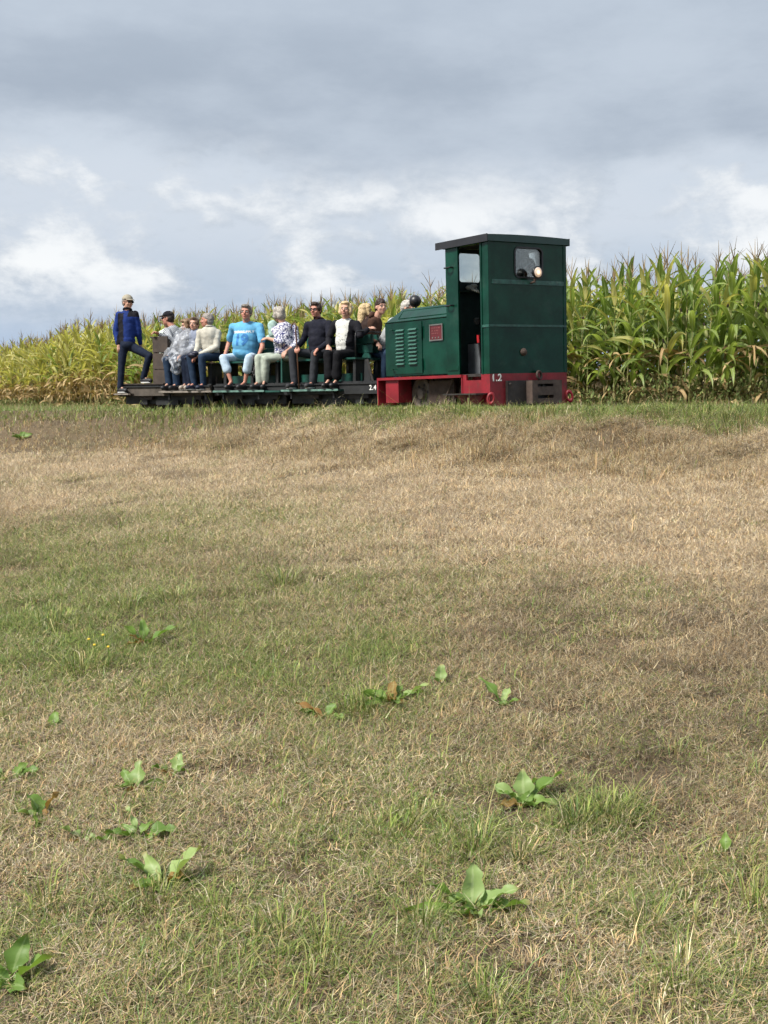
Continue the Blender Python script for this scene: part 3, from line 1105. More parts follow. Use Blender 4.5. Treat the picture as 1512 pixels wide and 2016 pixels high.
def person(frame, J, label, *, yaw=0, pitch=0, face=(0, -1, 0), skin=SKIN, top=None, topname='jacket', sleeve='long', torso=(.17, .12), belly=None,
           pants=None, pantlen=1.0, shoes=None, sole=None, hair=None, hairstyle='short', cap=None, glasses=None, under=None, hood=None,
           size=1.0, legs=True, regions=None, arms=True, curl=.6, wrinkle=.0055, collar=None, tilt=0, hoodmat=None):
    J = {k: Vector(v) for k, v in J.items()}
    rp = random.Random(label)
    if 'standing' not in label and 'driver' not in label:
        fwd = Vector(face).normalized() * rp.uniform(.02, .075)
        lean = Vector((rp.uniform(-.025, .025), 0, -rp.uniform(.0, .02)))
        for k, w_ in (('H', 1.25), ('N', .9), ('Sa', .8), ('Sb', .8)):
            J[k] = J[k] + fwd * w_ + lean * w_
    fc = Vector(face).normalized()
    sd = Vector((-fc.y, fc.x, 0))        # from side a to side b roughly
    if 'Ea' not in J:
        J['Ea'] = J['Sa'] + Vector((0, 0, -.27)) - fc * .03
    if 'Eb' not in J:
        J['Eb'] = J['Sb'] + Vector((0, 0, -.27)) - fc * .03
    if 'Wa' not in J:
        J['Wa'] = J['Ea'] + fc * .22 + Vector((0, 0, -.09)) + sd * .04
    if 'Wb' not in J:
        J['Wb'] = J['Eb'] + fc * .22 + Vector((0, 0, -.09)) - sd * .04
    for k in 'ab':
        if 'K' + k not in J:
            J['K' + k] = J['P' + k] + fc * .42 + Vector((0, 0, -.03))
        if 'A' + k not in J:
            J['A' + k] = J['K' + k] + Vector((0, 0, -.41)) - fc * .04
        if 'T' + k not in J:
            J['T' + k] = J['A' + k] + fc * .16 + Vector((0, 0, -.10))
    hip = (J['Pa'] + J['Pb']) / 2
    base = Vector((hip.x, hip.y, .876))
    if label.startswith('standing'):
        base = Vector((hip.x, hip.y, .35))
    for k in J:
        J[k] = J[k] - base
    hip = hip - base
    e = empty('person')
    e.matrix_basis = frame @ Matrix.Translation(base)
    tag(e, label, 'person', 'people riding on the train')
    # head frame
    y = R(yaw)
    f = Vector((fc.x * math.cos(y) + fc.y * math.sin(y), -fc.x * math.sin(y) + fc.y * math.cos(y), 0))
    u = Vector((0, 0, 1))
    r = f.cross(u).normalized()
    f = (f * math.cos(R(pitch)) + u * math.sin(R(pitch))).normalized()
    u = r.cross(f).normalized()
    if tilt:
        q = Matrix.Rotation(R(tilt), 3, f)
        r = q @ r
        u = q @ u
    HM = Matrix((r, f, u)).transposed()
    H = J['H']
    s = size * 1.10
    H = H + Vector((0, 0, -.022))
    def hp(a, b, c):
        return H + (r * a + f * b + u * c) * s
    spine = (J['N'] - hip).normalized()
    sx = (J['Sb'] - J['Sa'])
    sx = (sx - spine * sx.dot(spine)).normalized()
    TM = Matrix((sx, spine.cross(sx), spine)).transposed()
    front = -TM.col[1] if Vector(TM.col[1]).dot(fc) < 0 else Vector(TM.col[1])
    chest = hip.lerp(J['N'], .68)
    mid = hip.lerp(J['N'], .36)
    tw, td = torso
    tw, td = tw * 1.07, td * 1.07
    bw, bd = belly or (tw * .95, td)
    # ---- body: one continuous mesh
    bm = bmesh.new()
    ellips(bm, hp(0, -.012, .028), (.074 * s, .094 * s, .092 * s), HM)
    ellips(bm, hp(0, .022, -.045), (.060 * s, .066 * s, .075 * s), HM)
    ellips(bm, hp(0, .045, -.085), (.036 * s, .040 * s, .032 * s), HM)
    capsule(bm, hp(0, .080, .015), .012 * s, hp(0, .103, -.022), .016 * s, 8)
    for k in (-1, 1):
        ellips(bm, hp(.074 * k, -.012, -.012), (.012 * s, .022 * s, .032 * s), HM)
        ellips(bm, hp(.040 * k, .062, -.03), (.024 * s, .02 * s, .02 * s), HM)
        ellips(bm, hp(.033 * k, .076, .028), (.028 * s, .014 * s, .011 * s), HM)
    capsule(bm, hp(0, -.02, -.06), .055 * s, J['N'] - spine * .06, .062 * s)
    ellips(bm, chest, (tw * .8, td * .7, .16), TM)
    ellips(bm, hip + spine * .06, (tw * .75, td * .75, .14), TM)
    ellips(bm, mid, (tw * .75, td * .7, .14), TM)
    for k, sg in (('a', -1), ('b', 1)):
        capsule(bm, chest + spine * .08, .05, J['S' + k], .045 * s)
        capsule(bm, J['S' + k], .043 * s, J['E' + k], .038 * s)
        capsule(bm, J['E' + k], .040 * s, J['W' + k], .027 * s)
        d = (J['W' + k] - J['E' + k]).normalized()
        hand(bm, J['W' + k] + d * .02, d + Vector((0, 0, -.25)), Vector((0, 0, 1)) + front * .35, s, -sg, curl)
        capsule(bm, J['P' + k], .075, J['K' + k], .052)
        capsule(bm, J['K' + k], .052, J['K' + k].lerp(J['A' + k], .35), .052)
        capsule(bm, J['K' + k].lerp(J['A' + k], .3), .052, J['A' + k], .033)
        capsule(bm, J['A' + k], .030, J['T' + k] + Vector((0, 0, .025)), .016)
    body = soft('body', bm, skin, e, .012, 3)
    # ---- face
    for k in (-1, 1):
        if not glasses or glasses != 'sun':
            b = bmesh.new()
            ellips(b, hp(.031 * k, .079, .004), (.014 * s, .008 * s, .007 * s), HM)
            ob = obj('eye', b, EYEW, e, smooth=True)
            b = bmesh.new()
            ellips(b, hp(.031 * k, .086, .003), (.0065 * s, .004 * s, .0065 * s), HM)
            obj('iris', b, EYED, ob, smooth=True)
            b = bmesh.new()
            capsule(b, hp(.014 * k, .090, .027), .004 * s, hp(.048 * k, .083, .026), .003 * s, 6)
            obj('eyebrow', b, hair if hair else EYED, e, smooth=True)
    b = bmesh.new()
    ellips(b, hp(0, .086, -.062), (.024 * s, .008 * s, .006 * s), HM)
    obj('mouth', b, LIP, e, smooth=True)
    # ---- hair
    if hair:
        b = bmesh.new()
        if hairstyle == 'bald':
            ellips(b, hp(0, -.045, -.012), (.078 * s, .068 * s, .062 * s), HM)
        else:
            ellips(b, hp(0, -.026, .036), (.082 * s, .099 * s, .087 * s), HM)
            ellips(b, hp(0, -.045, .0), (.082 * s, .072 * s, .085 * s), HM)
        if hairstyle == 'short':
            ellips(b, hp(0, -.008, .056), (.078 * s, .086 * s, .070 * s), HM)
        if hairstyle == 'full':
            ellips(b, hp(0, .035, .095), (.066 * s, .060 * s, .032 * s), HM)
            for k in (-1, 1):
                ellips(b, hp(.070 * k, .0, .03), (.022 * s, .05 * s, .06 * s), HM)
        if hairstyle in ('bob', 'long'):
            ellips(b, hp(0, .025, .090), (.074 * s, .066 * s, .036 * s), HM)
            for k in (-1, 1):
                capsule(b, hp(.072 * k, .0, .06), .038 * s, hp(.076 * k, .005, -.05), .034 * s)
            ellips(b, hp(0, -.055, -.03), (.085 * s, .06 * s, .085 * s), HM)
        if hairstyle == 'long':
            capsule(b, hp(0, -.06, -.02), .075 * s, hp(0, -.095, -.20), .055 * s)
        if hairstyle == 'bun':
            ellips(b, hp(0, -.004, .056), (.080 * s, .088 * s, .076 * s), HM)
            ellips(b, hp(0, -.115, -.02), (.04 * s, .04 * s, .045 * s), HM)
        soft('hair', b, hair, e, .0105, 2, .006 if hairstyle not in ('bob', 'long') else .0045, freq=34 if hairstyle not in ('bob', 'long') else 18)
    if cap:
        b = bmesh.new()
        ellips(b, hp(0, -.012, .045), (.089 * s, .108 * s, .088 * s), HM)
        c = soft('cap', b, cap, e, .011, 2)
        # dome only: cut away below the rim by a squash of the lower half
        for v in c.data.vertices:
            l = HM.transposed() @ (v.co - hp(0, 0, .045))
            if l.z < 0:
                v.co = v.co - Vector(u) * (l.z * .9)
        b = bmesh.new()
        g = []
        for i in range(7):
            a = R(-62 + 124 * i / 6)
            g.append([hp(.080 * math.sin(a), .085 * math.cos(a) + .0, .052), hp(.082 * math.sin(a), .085 * math.cos(a) + .075 * math.cos(a * .9), .036 - .0 * abs(a))])
        top_, bot_ = [], []
        for p, q in g:
            top_.append((b.verts.new(p + u * .005), b.verts.new(q + u * .004)))
            bot_.append((b.verts.new(p - u * .004), b.verts.new(q - u * .003)))
        for i in range(6):
            b.faces.new([top_[i][0], top_[i][1], top_[i + 1][1], top_[i + 1][0]])
            b.faces.new([bot_[i][0], bot_[i + 1][0], bot_[i + 1][1], bot_[i][1]])
            b.faces.new([top_[i][1], bot_[i][1], bot_[i + 1][1], top_[i + 1][1]])
        bmesh.ops.recalc_face_normals(b, faces=b.faces)
        obj('cap_brim', b, cap, e, smooth=True)
    if glasses:
        gm = BLACK
        b = bmesh.new()
        for k in (-1, 1):
            c0 = hp(.034 * k, .094, .004)
            if glasses == 'sun':
                ellips(b, c0, (.030 * s, .009 * s, .021 * s), HM)
            else:
                pts = [c0 + r * (.027 * s * math.cos(t)) + u * (.021 * s * math.sin(t)) for t in [2 * math.pi * i / 12 for i in range(13)]]
                tube(b, pts, .0035 * s, 6)
            tube(b, [hp(.060 * k, .088, .010), hp(.080 * k, .03, .010), hp(.080 * k, -.02, .004)], .0035 * s, 6)
        tube(b, [hp(-.010, .102, .010), hp(.010, .102, .010)], .004 * s, 6)
        obj('glasses', b, gm, e, smooth=True)
    # ---- clothing
    b = bmesh.new()
    ellips(b, chest + spine * .02, (tw, td, .19), TM)
    ellips(b, mid + front * (bd - td) * .6, (bw, bd, .19), TM)
    ellips(b, hip.lerp(J['N'], .52) + front * (bd - td) * .4, ((tw + bw) * .5, (td + bd) * .5, .2), TM)
    ellips(b, hip + spine * .10 + front * (bd - td) * .5, (bw * .98, bd * .98, .15), TM)
    capsule(b, J['Sa'] - spine * .01, .066 * s, J['Sb'] - spine * .01, .066 * s)
    capsule(b, J['Sa'] + sx * .06, .062 * s, J['N'] - spine * .055, .068 * s)
    capsule(b, J['Sb'] - sx * .06, .062 * s, J['N'] - spine * .055, .068 * s)
    for k in 'ab':
        S_, E_, W_ = J['S' + k], J['E' + k], J['W' + k]
        if sleeve == 'short':
            capsule(b, S_, .064 * s, S_.lerp(E_, .72), .062 * s)
        else:
            capsule(b, S_, .066 * s, E_, .054 * s)
            if sleeve == 'long':
                capsule(b, E_, .055 * s, E_.lerp(W_, .93), .043 * s)
            else:
                capsule(b, E_, .055 * s, E_.lerp(W_, .45), .050 * s)
    t = soft(topname, b, top, e, .013, 4, wrinkle, regions, 9)
    if collar:
        b = bmesh.new()
        torus(b, J['N'] + spine * .0, spine + front * -.3, .066 * s, .018 * s, 18, 8)
        obj('collar', b, collar, e, smooth=True)
    if hood:
        b = bmesh.new()
        if hood == 'up':
            ellips(b, hp(0, -.03, .03), (.098 * s, .108 * s, .112 * s), HM)
            capsule(b, hp(0, -.05, -.02), .09 * s, J['N'] - front * .03, .095 * s)
        else:
            ellips(b, J['N'] - front * .07 - spine * .01, (.12, .06, .07), TM)
        soft('hood', b, hoodmat or top, e, .013, 3, wrinkle)
    if under:
        b = bmesh.new()
        capsule(b, chest + spine * .10 + front * .055, .070, J['N'] + front * .025 - spine * .01, .050)
        ellips(b, chest + spine * .03 + front * .034, (tw * .86, td * 1.0, .19), TM)
        ellips(b, mid + front * ((bd - td) * .6 + .030), (bw * .88, bd * 1.0, .22), TM)
        ellips(b, hip.lerp(J['N'], .52) + front * ((bd - td) * .4 + .03), ((tw + bw) * .43, (td + bd) * .5, .2), TM)
        soft('blouse', b, under, e, .013, 3, wrinkle)
    if legs and pants:
        b = bmesh.new()
        ellips(b, hip + spine * .03, (tw * .98, td * 1.08, .12), TM)
        for k in 'ab':
            P_, K_, A_ = J['P' + k], J['K' + k], J['A' + k]
            capsule(b, P_, .092, K_, .072)
            if pantlen >= 1:
                capsule(b, K_, .072, K_.lerp(A_, 1.02), .062 * (.92 if pantlen == 1.0 else 1.15))
            else:
                capsule(b, K_, .078, K_.lerp(A_, pantlen), .085)
        soft('trousers', b, pants, e, .013, 4, .0035, freq=8)
    if legs and shoes:
        for k in 'ab':
            A_, T_ = J['A' + k], J['T' + k]
            d = (T_ - A_)
            d.z = 0
            d.normalize()
            z0 = T_.z - .012
            b = bmesh.new()
            capsule(b, Vector((A_.x, A_.y, z0 + .048)) - d * .03, .047, Vector((T_.x, T_.y, z0 + .040)) + d * .015, .043)
            capsule(b, Vector((A_.x, A_.y, z0 + .05)) - d * .02, .048, A_.lerp(Vector((A_.x, A_.y, z0)), .40), .050)
            so = soft('shoe', b, shoes, e, .012, 2)
            b = bmesh.new()
            c0 = Vector((A_.x, A_.y, z0 + .004)) - d * .05
            c1 = Vector((T_.x, T_.y, z0 + .004)) + d * .02
            sdv = Vector((-d.y, d.x, 0))
            L = (c1 - c0).length
            out = []
            for i in range(16):
                a = 2 * math.pi * i / 16
                out.append((c0 + c1) / 2 + d * (L * .56 * math.cos(a)) + sdv * (.052 * math.sin(a)))
            v0 = [b.verts.new(p + Vector((0, 0, -.008))) for p in out]
            v1 = [b.verts.new(p + Vector((0, 0, .012))) for p in out]
            b.faces.new(v0[::-1])
            b.faces.new(v1)
            for i in range(16):
                b.faces.new([v0[i], v0[(i + 1) % 16], v1[(i + 1) % 16], v1[i]])
            bmesh.ops.recalc_face_normals(b, faces=b.faces)
            obj('sole', b, sole or BLACK, so)
    return e, dict(J=J, base=base, front=front, TM=TM, top=t, chest=chest, mid=mid, spine=spine, sx=sx)


P = {}
P['tshirt']=dict(H=(-0.20,-0.30,1.78),N=(-0.24,-0.25,1.60),Sa=(-0.53,-0.27,1.51),Sb=(0.03,-0.22,1.50),Ea=(-0.67,-0.25,1.22),Eb=(0.15,-0.33,1.14),Wa=(-0.62,-0.42,1.03),Wb=(0.20,-0.50,0.99),Pa=(-0.42,-0.25,0.96),Pb=(-0.12,-0.25,0.96),Ka=(-0.51,-0.62,0.93),Kb=(0.07,-0.62,0.92),Aa=(-0.35,-0.60,0.51),Ab=(-0.04,-0.60,0.50),Ta=(-0.33,-0.76,0.385),Tb=(-0.06,-0.76,0.385))
P['pattern']=dict(H=(0.51,-0.30,1.72),N=(0.60,-0.28,1.55),Sa=(0.49,-0.40,1.41),Sb=(0.73,-0.15,1.44),Ea=(0.69,-0.50,1.18),Eb=(0.82,-0.22,1.16),Wa=(0.46,-0.55,1.25),Wb=(0.78,-0.45,1.04),Pa=(0.46,-0.28,0.95),Pb=(0.70,-0.28,0.95),Ka=(0.27,-0.62,0.92),Kb=(0.43,-0.60,0.90),Aa=(0.28,-0.60,0.52),Ab=(0.36,-0.55,0.54),Ta=(0.24,-0.75,0.385),Tb=(0.42,-0.70,0.385))
P['mint']=dict(H=(-0.06,0.25,1.54),N=(-0.02,0.25,1.39),Sa=(-0.13,0.22,1.33),Sb=(0.10,0.28,1.32),Pa=(-0.12,0.25,0.96),Pb=(0.10,0.25,0.96))
P['glasses']=dict(H=(-0.56,-0.30,1.75),N=(-0.54,-0.27,1.58),Sa=(-0.75,-0.32,1.47),Sb=(-0.32,-0.24,1.47),Ea=(-0.83,-0.38,1.23),Eb=(-0.18,-0.42,1.15),Wa=(-0.77,-0.58,1.09),Wb=(-0.24,-0.62,1.03),Pa=(-0.70,-0.25,0.97),Pb=(-0.42,-0.25,0.96),Ka=(-0.84,-0.66,1.00),Kb=(-0.30,-0.64,0.95),Aa=(-0.82,-0.62,0.49),Ab=(-0.39,-0.60,0.48),Ta=(-0.79,-0.80,0.385),Tb=(-0.36,-0.78,0.385))
P['blonde']=dict(H=(0.12,-0.30,1.71),N=(0.10,-0.27,1.54),Sa=(-0.11,-0.32,1.45),Sb=(0.29,-0.22,1.43),Ea=(-0.22,-0.40,1.20),Eb=(0.42,-0.30,1.24),Wa=(-0.09,-0.54,1.08),Wb=(0.47,-0.16,1.345),Pa=(-0.08,-0.25,0.95),Pb=(0.19,-0.25,0.95),Ka=(-0.02,-0.62,0.94),Kb=(0.21,-0.62,0.92),Aa=(0.00,-0.60,0.52),Ab=(0.17,-0.60,0.51),Ta=(0.02,-0.75,0.385),Tb=(0.20,-0.75,0.385))
P['blondback']=dict(H=(-0.03,0.25,1.74),N=(-0.01,0.25,1.58),Sa=(-0.19,0.25,1.47),Sb=(0.17,0.25,1.47),Pa=(-0.15,0.25,.97),Pb=(0.13,0.25,.97))
P['brown']=dict(H=(0.29,0.28,1.79),N=(0.21,0.28,1.62),Sa=(0.11,0.42,1.50),Sb=(0.25,0.12,1.50),Pa=(0.06,0.38,.97),Pb=(0.18,0.18,.97))
P['grey']=dict(H=(0.89,0.30,1.74),N=(0.77,0.28,1.60),Sa=(0.66,0.46,1.47),Sb=(0.72,0.12,1.49),Pa=(0.33,0.36,.97),Pb=(0.40,0.18,.97))
P['beige']=dict(H=(0.82,-0.28,1.68),N=(0.85,-0.27,1.54),Sa=(0.67,-0.32,1.43),Sb=(0.99,-0.22,1.42),Ea=(0.64,-0.42,1.16),Eb=(1.00,-0.35,1.15),Wa=(0.66,-0.55,1.03),Wb=(0.74,-0.58,0.99),Pa=(0.68,-0.25,0.98),Pb=(0.93,-0.25,0.98),Ka=(0.60,-0.62,0.97),Kb=(0.86,-0.62,0.96),Aa=(0.66,-0.58,0.49),Ab=(0.86,-0.58,0.48),Ta=(0.65,-0.76,0.385),Tb=(0.87,-0.76,0.385))
P['face']=dict(H=(0.47,-0.18,1.63),N=(0.48,-0.18,1.48),Sa=(0.34,-0.20,1.39),Sb=(0.61,-0.16,1.39),Pa=(0.40,-0.22,.97),Pb=(0.56,-0.22,.97),Ka=(0.44,-0.58,0.94),Kb=(0.56,-0.58,0.94),Aa=(0.45,-0.54,0.49),Ab=(0.53,-0.52,0.49),Ta=(0.46,-0.70,0.385),Tb=(0.55,-0.68,0.385))
P['poncho']=dict(H=(0.28,-0.20,1.60),N=(0.31,-0.22,1.45),Sa=(0.15,-0.30,1.36),Sb=(0.41,-0.16,1.36),Ea=(0.11,-0.42,1.11),Eb=(0.48,-0.35,1.10),Wa=(0.06,-0.54,1.00),Wb=(0.36,-0.55,1.0),Pa=(0.06,-0.24,0.97),Pb=(0.27,-0.24,0.97),Ka=(0.06,-0.60,0.93),Kb=(0.26,-0.62,0.92),Aa=(0.09,-0.56,0.51),Ab=(0.27,-0.58,0.49),Ta=(0.07,-0.72,0.385),Tb=(0.26,-0.74,0.385))
P['cap']=dict(H=(-0.33,0.10,1.78),N=(-0.25,0.12,1.62),Sa=(-0.27,-.06,1.50),Sb=(-0.21,0.28,1.50),Ea=(-0.12,-0.20,1.31),Wa=(-0.24,-0.40,1.42),Wb=(-.45,.2,1.2),Pa=(-0.20,0.03,.97),Pb=(-0.18,0.22,.97),Ka=(-.24,.03,.72),Kb=(-.23,.22,.72),Aa=(-.16,.02,.58),Ab=(-.16,.2,.58))
P['mint2']=dict(H=(-0.58,0.34,1.72),N=(-0.63,0.36,1.58),Sa=(-0.74,0.34,1.48),Sb=(-0.52,0.40,1.48),Pa=(-0.70,0.34,.97),Pb=(-0.54,0.36,.97))
P['stand']=dict(H=(-0.90,-0.47,2.05),N=(-0.91,-0.47,1.89),Sa=(-1.06,-0.53,1.79),Sb=(-0.78,-0.41,1.80),Ea=(-1.12,-0.57,1.48),Eb=(-0.74,-0.37,1.49),Wa=(-1.03,-0.61,1.24),Wb=(-0.75,-0.31,1.25),Pa=(-0.98,-0.53,1.20),Pb=(-0.85,-0.45,1.20),Ka=(-0.99,-0.58,0.83),Kb=(-0.46,-0.42,1.02),Aa=(-1.00,-0.62,0.44),Ab=(-0.62,-0.40,0.62),Ta=(-0.85,-0.66,0.345),Tb=(-0.46,-0.42,0.53))

JEANS = fabric('dark_jeans', (.018, .035, .068))
JEANSD = fabric('navy_jeans', (.010, .016, .034))
BLUE = fabric('blue_fleece', (.011, .030, .155))
BLK = fabric('black_cloth', (.010, .010, .014))
CHAR = fabric('charcoal_cloth', (.035, .038, .046))
SHOE = mat('dark_shoe', (.014, .014, .017), .55, var=.3)
NAVYS = mat('navy_shoe', (.012, .018, .04), .6, var=.3)
BEIGES = mat('beige_shoe', (.36, .31, .26), .7)
SOLEW = mat('white_sole', (.55, .55, .53), .6)

def blue_black(c):
    # raglan fleece: black panel down the side of the chest, blue centre and sleeves
    return ((c[:, 0] > -.130) & (c[:, 0] < .0) & (c[:, 1] < .08) & (c[:, 2] > .60) & (c[:, 2] < 1.47)) | ((c[:, 2] > 1.40) & (c[:, 0] > .07))
def open_jacket(c):
    # jacket worn open: the blouse shows down the front, widest at the chest
    return (np.abs(c[:, 0] - .035) < .085 + .05 * np.clip((c[:, 2] - .05) / .4, 0, 1)) & (c[:, 1] < -.045) & (c[:, 2] > .03) & (c[:, 2] < .66)
WFR, WFM, WFB = WF['front'], WF['middle'], WF['rear']
st_e, _ = person(WFB, P['stand'], 'standing man in blue and black fleece, beige cap and sunglasses on the rear platform', yaw=-42, pitch=-4, face=(.5, -.9, 0), top=[BLUE, BLK],
                 topname='fleece', torso=(.155, .115), regions=blue_black, pants=JEANSD, shoes=SHOE, sole=SOLEW, hair=hair_mat('grey_hair', (.22, .20, .18)), cap=fabric('beige_cap', (.30, .27, .21)), glasses='sun', collar=BLK)
person(WFB, P['cap'], 'man in black cap and sunglasses facing left behind the brown boards', face=(-1, -.12, 0), yaw=-8, top=stripes_mat('striped_jacket', (.06, .065, .08), (.55, .57, .6), 14), pants=BLK, shoes=SHOE,
       hair=hair_mat('dark_hair', (.03, .022, .018)), cap=BLK, glasses='sun', skin=SKINR)
person(WFB, P['mint2'], 'person in pale mint jacket mostly hidden behind the man in the black cap', face=(0, 1, 0), top=fabric('pale_mint', (.50, .58, .52)), pants=JEANS, shoes=SHOE, hair=hair_mat('light_brown_hair', (.20, .14, .08)))
po_e, po = person(WFB, P['poncho'], 'seated woman with brown hair under a clear plastic rain poncho', yaw=52, pitch=-14, top=fabric('grey_pullover', (.22, .23, .26)), topname='pullover', torso=(.15, .12), pants=JEANS, pantlen=1.01, shoes=SHOE,
                  hair=hair_mat('ash_brown_hair', (.20, .13, .075)), hairstyle='bob', size=.95)
person(WFB, P['face'], 'seated person in grey blue waistcoat facing us between poncho and beige jacket', yaw=-8, top=fabric('grey_blue_shirt', (.22, .25, .33)), topname='waistcoat', pants=JEANSD, shoes=BEIGES, sole=SOLEW,
       hair=hair_mat('brown_hair', (.13, .085, .055)), hairstyle='full', size=.94, torso=(.14, .11))
be_e, _ = person(WFB, P['beige'], 'grey haired man in beige jacket and jeans turned away to the left', yaw=72, pitch=2, top=fabric('beige_jacket', (.46, .44, .38)), torso=(.17, .135), pants=JEANS, shoes=NAVYS, sole=SOLEW, skin=SKINR,
                 hair=hair_mat('white_grey_hair', (.25, .225, .205)), hairstyle='short', collar=fabric('beige_collar', (.43, .41, .36)))
ts_e, ts = person(WFM, P['tshirt'], 'large man in light blue printed T-shirt and pale cropped trousers', yaw=-22, top=fabric('sky_blue_cotton', (.115, .35, .56), var=.1), topname='t_shirt', sleeve='short', torso=(.235, .16), belly=(.25, .235),
                  pants=fabric('pale_denim', (.42, .53, .64)), pantlen=.48, shoes=SHOE, skin=SKINR, hair=hair_mat('grey_brown_hair', (.17, .15, .13)), hairstyle='full', size=1.06)
pt_e, _ = person(WFM, P['pattern'], 'grey haired woman in white and navy patterned blouse turned to the left', yaw=88, pitch=-8, face=(-.35, -1, 0), top=print_mat('navy_leaf_print', (.70, .70, .76), (.03, .035, .14), 34, .5), topname='blouse', sleeve='elbow', torso=(.165, .14), belly=(.19, .19),
                 pants=fabric('pale_green_trousers', (.36, .40, .34)), pantlen=1.01, shoes=SHOE, hair=hair_mat('silver_hair', (.34, .31, .27)), hairstyle='bob')
person(WFM, P['mint'], 'blond child in pale green hood behind the patterned blouse', face=(-.6, .8, 0), yaw=0, top=fabric('pale_green_hoodie', (.32, .44, .40)), pants=JEANS, shoes=SHOE, hair=hair_mat('blond_hair', (.52, .42, .24)), hairstyle='full',
       size=.88, torso=(.13, .10), hood='up')
gl_e, gl = person(WFR, P['glasses'], 'man with dark glasses in black zip sweater holding a walking stick', yaw=-14, pitch=-2, top=fabric('black_knit', (.010, .011, .020)), topname='sweater', torso=(.185, .14), belly=(.20, .19), pants=CHAR, pantlen=1.01,
                  shoes=mat('grey_slip_on', (.03, .03, .034), .8), sole=SOLEW, skin=SKINR, hair=hair_mat('dark_brown_hair', (.045, .03, .022)), hairstyle='full', glasses='clear', collar=fabric('dark_collar', (.03, .012, .016)), curl=1.0)
person(WFR, P['blonde'], 'blonde woman in open black jacket and white blouse with a hand on the armrest', yaw=-26, top=[BLK, print_mat('white_flower_print', (.60, .60, .57), (.24, .26, .26), 26, .58)], regions=open_jacket, torso=(.175, .13), belly=(.19, .175),
       pants=fabric('black_trousers', (.006, .006, .008)), pantlen=.86, shoes=SHOE, hair=hair_mat('fair_hair', (.55, .42, .24)), hairstyle='bob', curl=.9)
person(WFR, P['blondback'], 'person with long fair hair seen from behind, next to the brown hoodie', face=(.25, 1, 0), yaw=0, top=fabric('dark_brown_coat', (.03, .018, .015)), pants=JEANS, shoes=SHOE, hair=hair_mat('sandy_hair', (.50, .37, .20)), hairstyle='long')
person(WFR, P['brown'], 'young woman in dark brown hoodie looking towards the locomotive', face=(1, -.1, 0), yaw=14, top=fabric('brown_hoodie', (.062, .032, .022)), topname='hoodie', torso=(.15, .12), pants=JEANS, shoes=SHOE, hair=hair_mat('dark_auburn_hair', (.035, .018, .014)), hairstyle='bun', hood='down')
person(WFR, P['grey'], 'person in light grey jacket leaning forward behind the engine hood', face=(1, .1, 0), yaw=-20, pitch=-20, top=fabric('light_grey_jacket', (.36, .38, .39)), pants=JEANS, shoes=SHOE, hair=hair_mat('grey_white_hair', (.38, .36, .33)), hairstyle='short', torso=(.17, .13))
# driver inside the cab
drv = dict(H=(.90, .47, 2.11), N=(.90, .46, 1.95), Sa=(.90, .22, 1.86), Sb=(.90, .60, 1.86), Ea=(.84, .20, 1.56), Eb=(.84, .64, 1.5), Wa=(.66, .20, 1.35), Wb=(.66, .6, 1.35), Pa=(.92, .34, 1.28), Pb=(.92, .50, 1.28),
           Ka=(.90, .34, .92), Kb=(.90, .50, .92), Aa=(.94, .34, .63), Ab=(.94, .5, .63), Ta=(.80, .34, .56), Tb=(.80, .50, .56))
person(loco.matrix_basis, drv, 'train driver in dark clothes seen through the rear cab window', face=(-1, 0, 0), yaw=150, top=BLK, pants=JEANSD, shoes=SHOE, hair=hair_mat('driver_hair', (.06, .045, .035)))

# clear plastic poncho over the woman (a sheet of its own over the shoulders and lap)
J = po['J']
bm = bmesh.new()
fr = po['front']
ellips(bm, po['chest'] + fr * .02, (.23, .19, .26), po['TM'])
ellips(bm, po['mid'] + fr * .08, (.25, .25, .26), po['TM'])
for k in 'ab':
    capsule(bm, J['S' + k], .09, J['E' + k], .11)
    capsule(bm, J['E' + k], .11, J['W' + k], .10)
capsule(bm, J['Pa'] + Vector((0, 0, .06)), .13, J['Ka'] + Vector((0, .04, .02)), .115)
capsule(bm, J['Pb'] + Vector((0, 0, .06)), .14, J['Kb'] + Vector((.02, 0, -.02)), .13)
capsule(bm, J['Kb'] + Vector((.03, 0, -.02)), .125, J['Kb'] + Vector((.05, -.02, -.16)), .10)
pon = soft('rain_poncho', bm, plastic_mat(), po_e, .014, 3, .022, freq=11)

finish_soft()

# print on the T-shirt, laid on the cloth
def lay_on(target, bm, centre, front, up, off, cuts=.02):
    me = target.data
    bvh = BVHTree.FromPolygons([v.co.copy() for v in me.vertices], [tuple(p.vertices) for p in me.polygons])
    right = front.cross(up) * -1
    zs = [v.co.z for v in bm.verts]
    xs_ = [v.co.x for v in bm.verts]
    for lo, hi, nrm in ((min(zs), max(zs), (0, 0, 1)), (min(xs_), max(xs_), (1, 0, 0))):
        t = lo + cuts
        while t < hi:
            bmesh.ops.bisect_plane(bm, geom=list(bm.verts) + list(bm.edges) + list(bm.faces), plane_co=tuple(c * t for c in nrm), plane_no=nrm)
            t += cuts
    for v in bm.verts:
        p = centre + right * v.co.x + up * v.co.z + front * .6
        hit = bvh.ray_cast(p, -front)
        dep = -v.co.y
        if hit[0] is not None:
            v.co = hit[0] + front * (off + dep)
        else:
            v.co = centre + right * v.co.x + up * v.co.z
    return bm

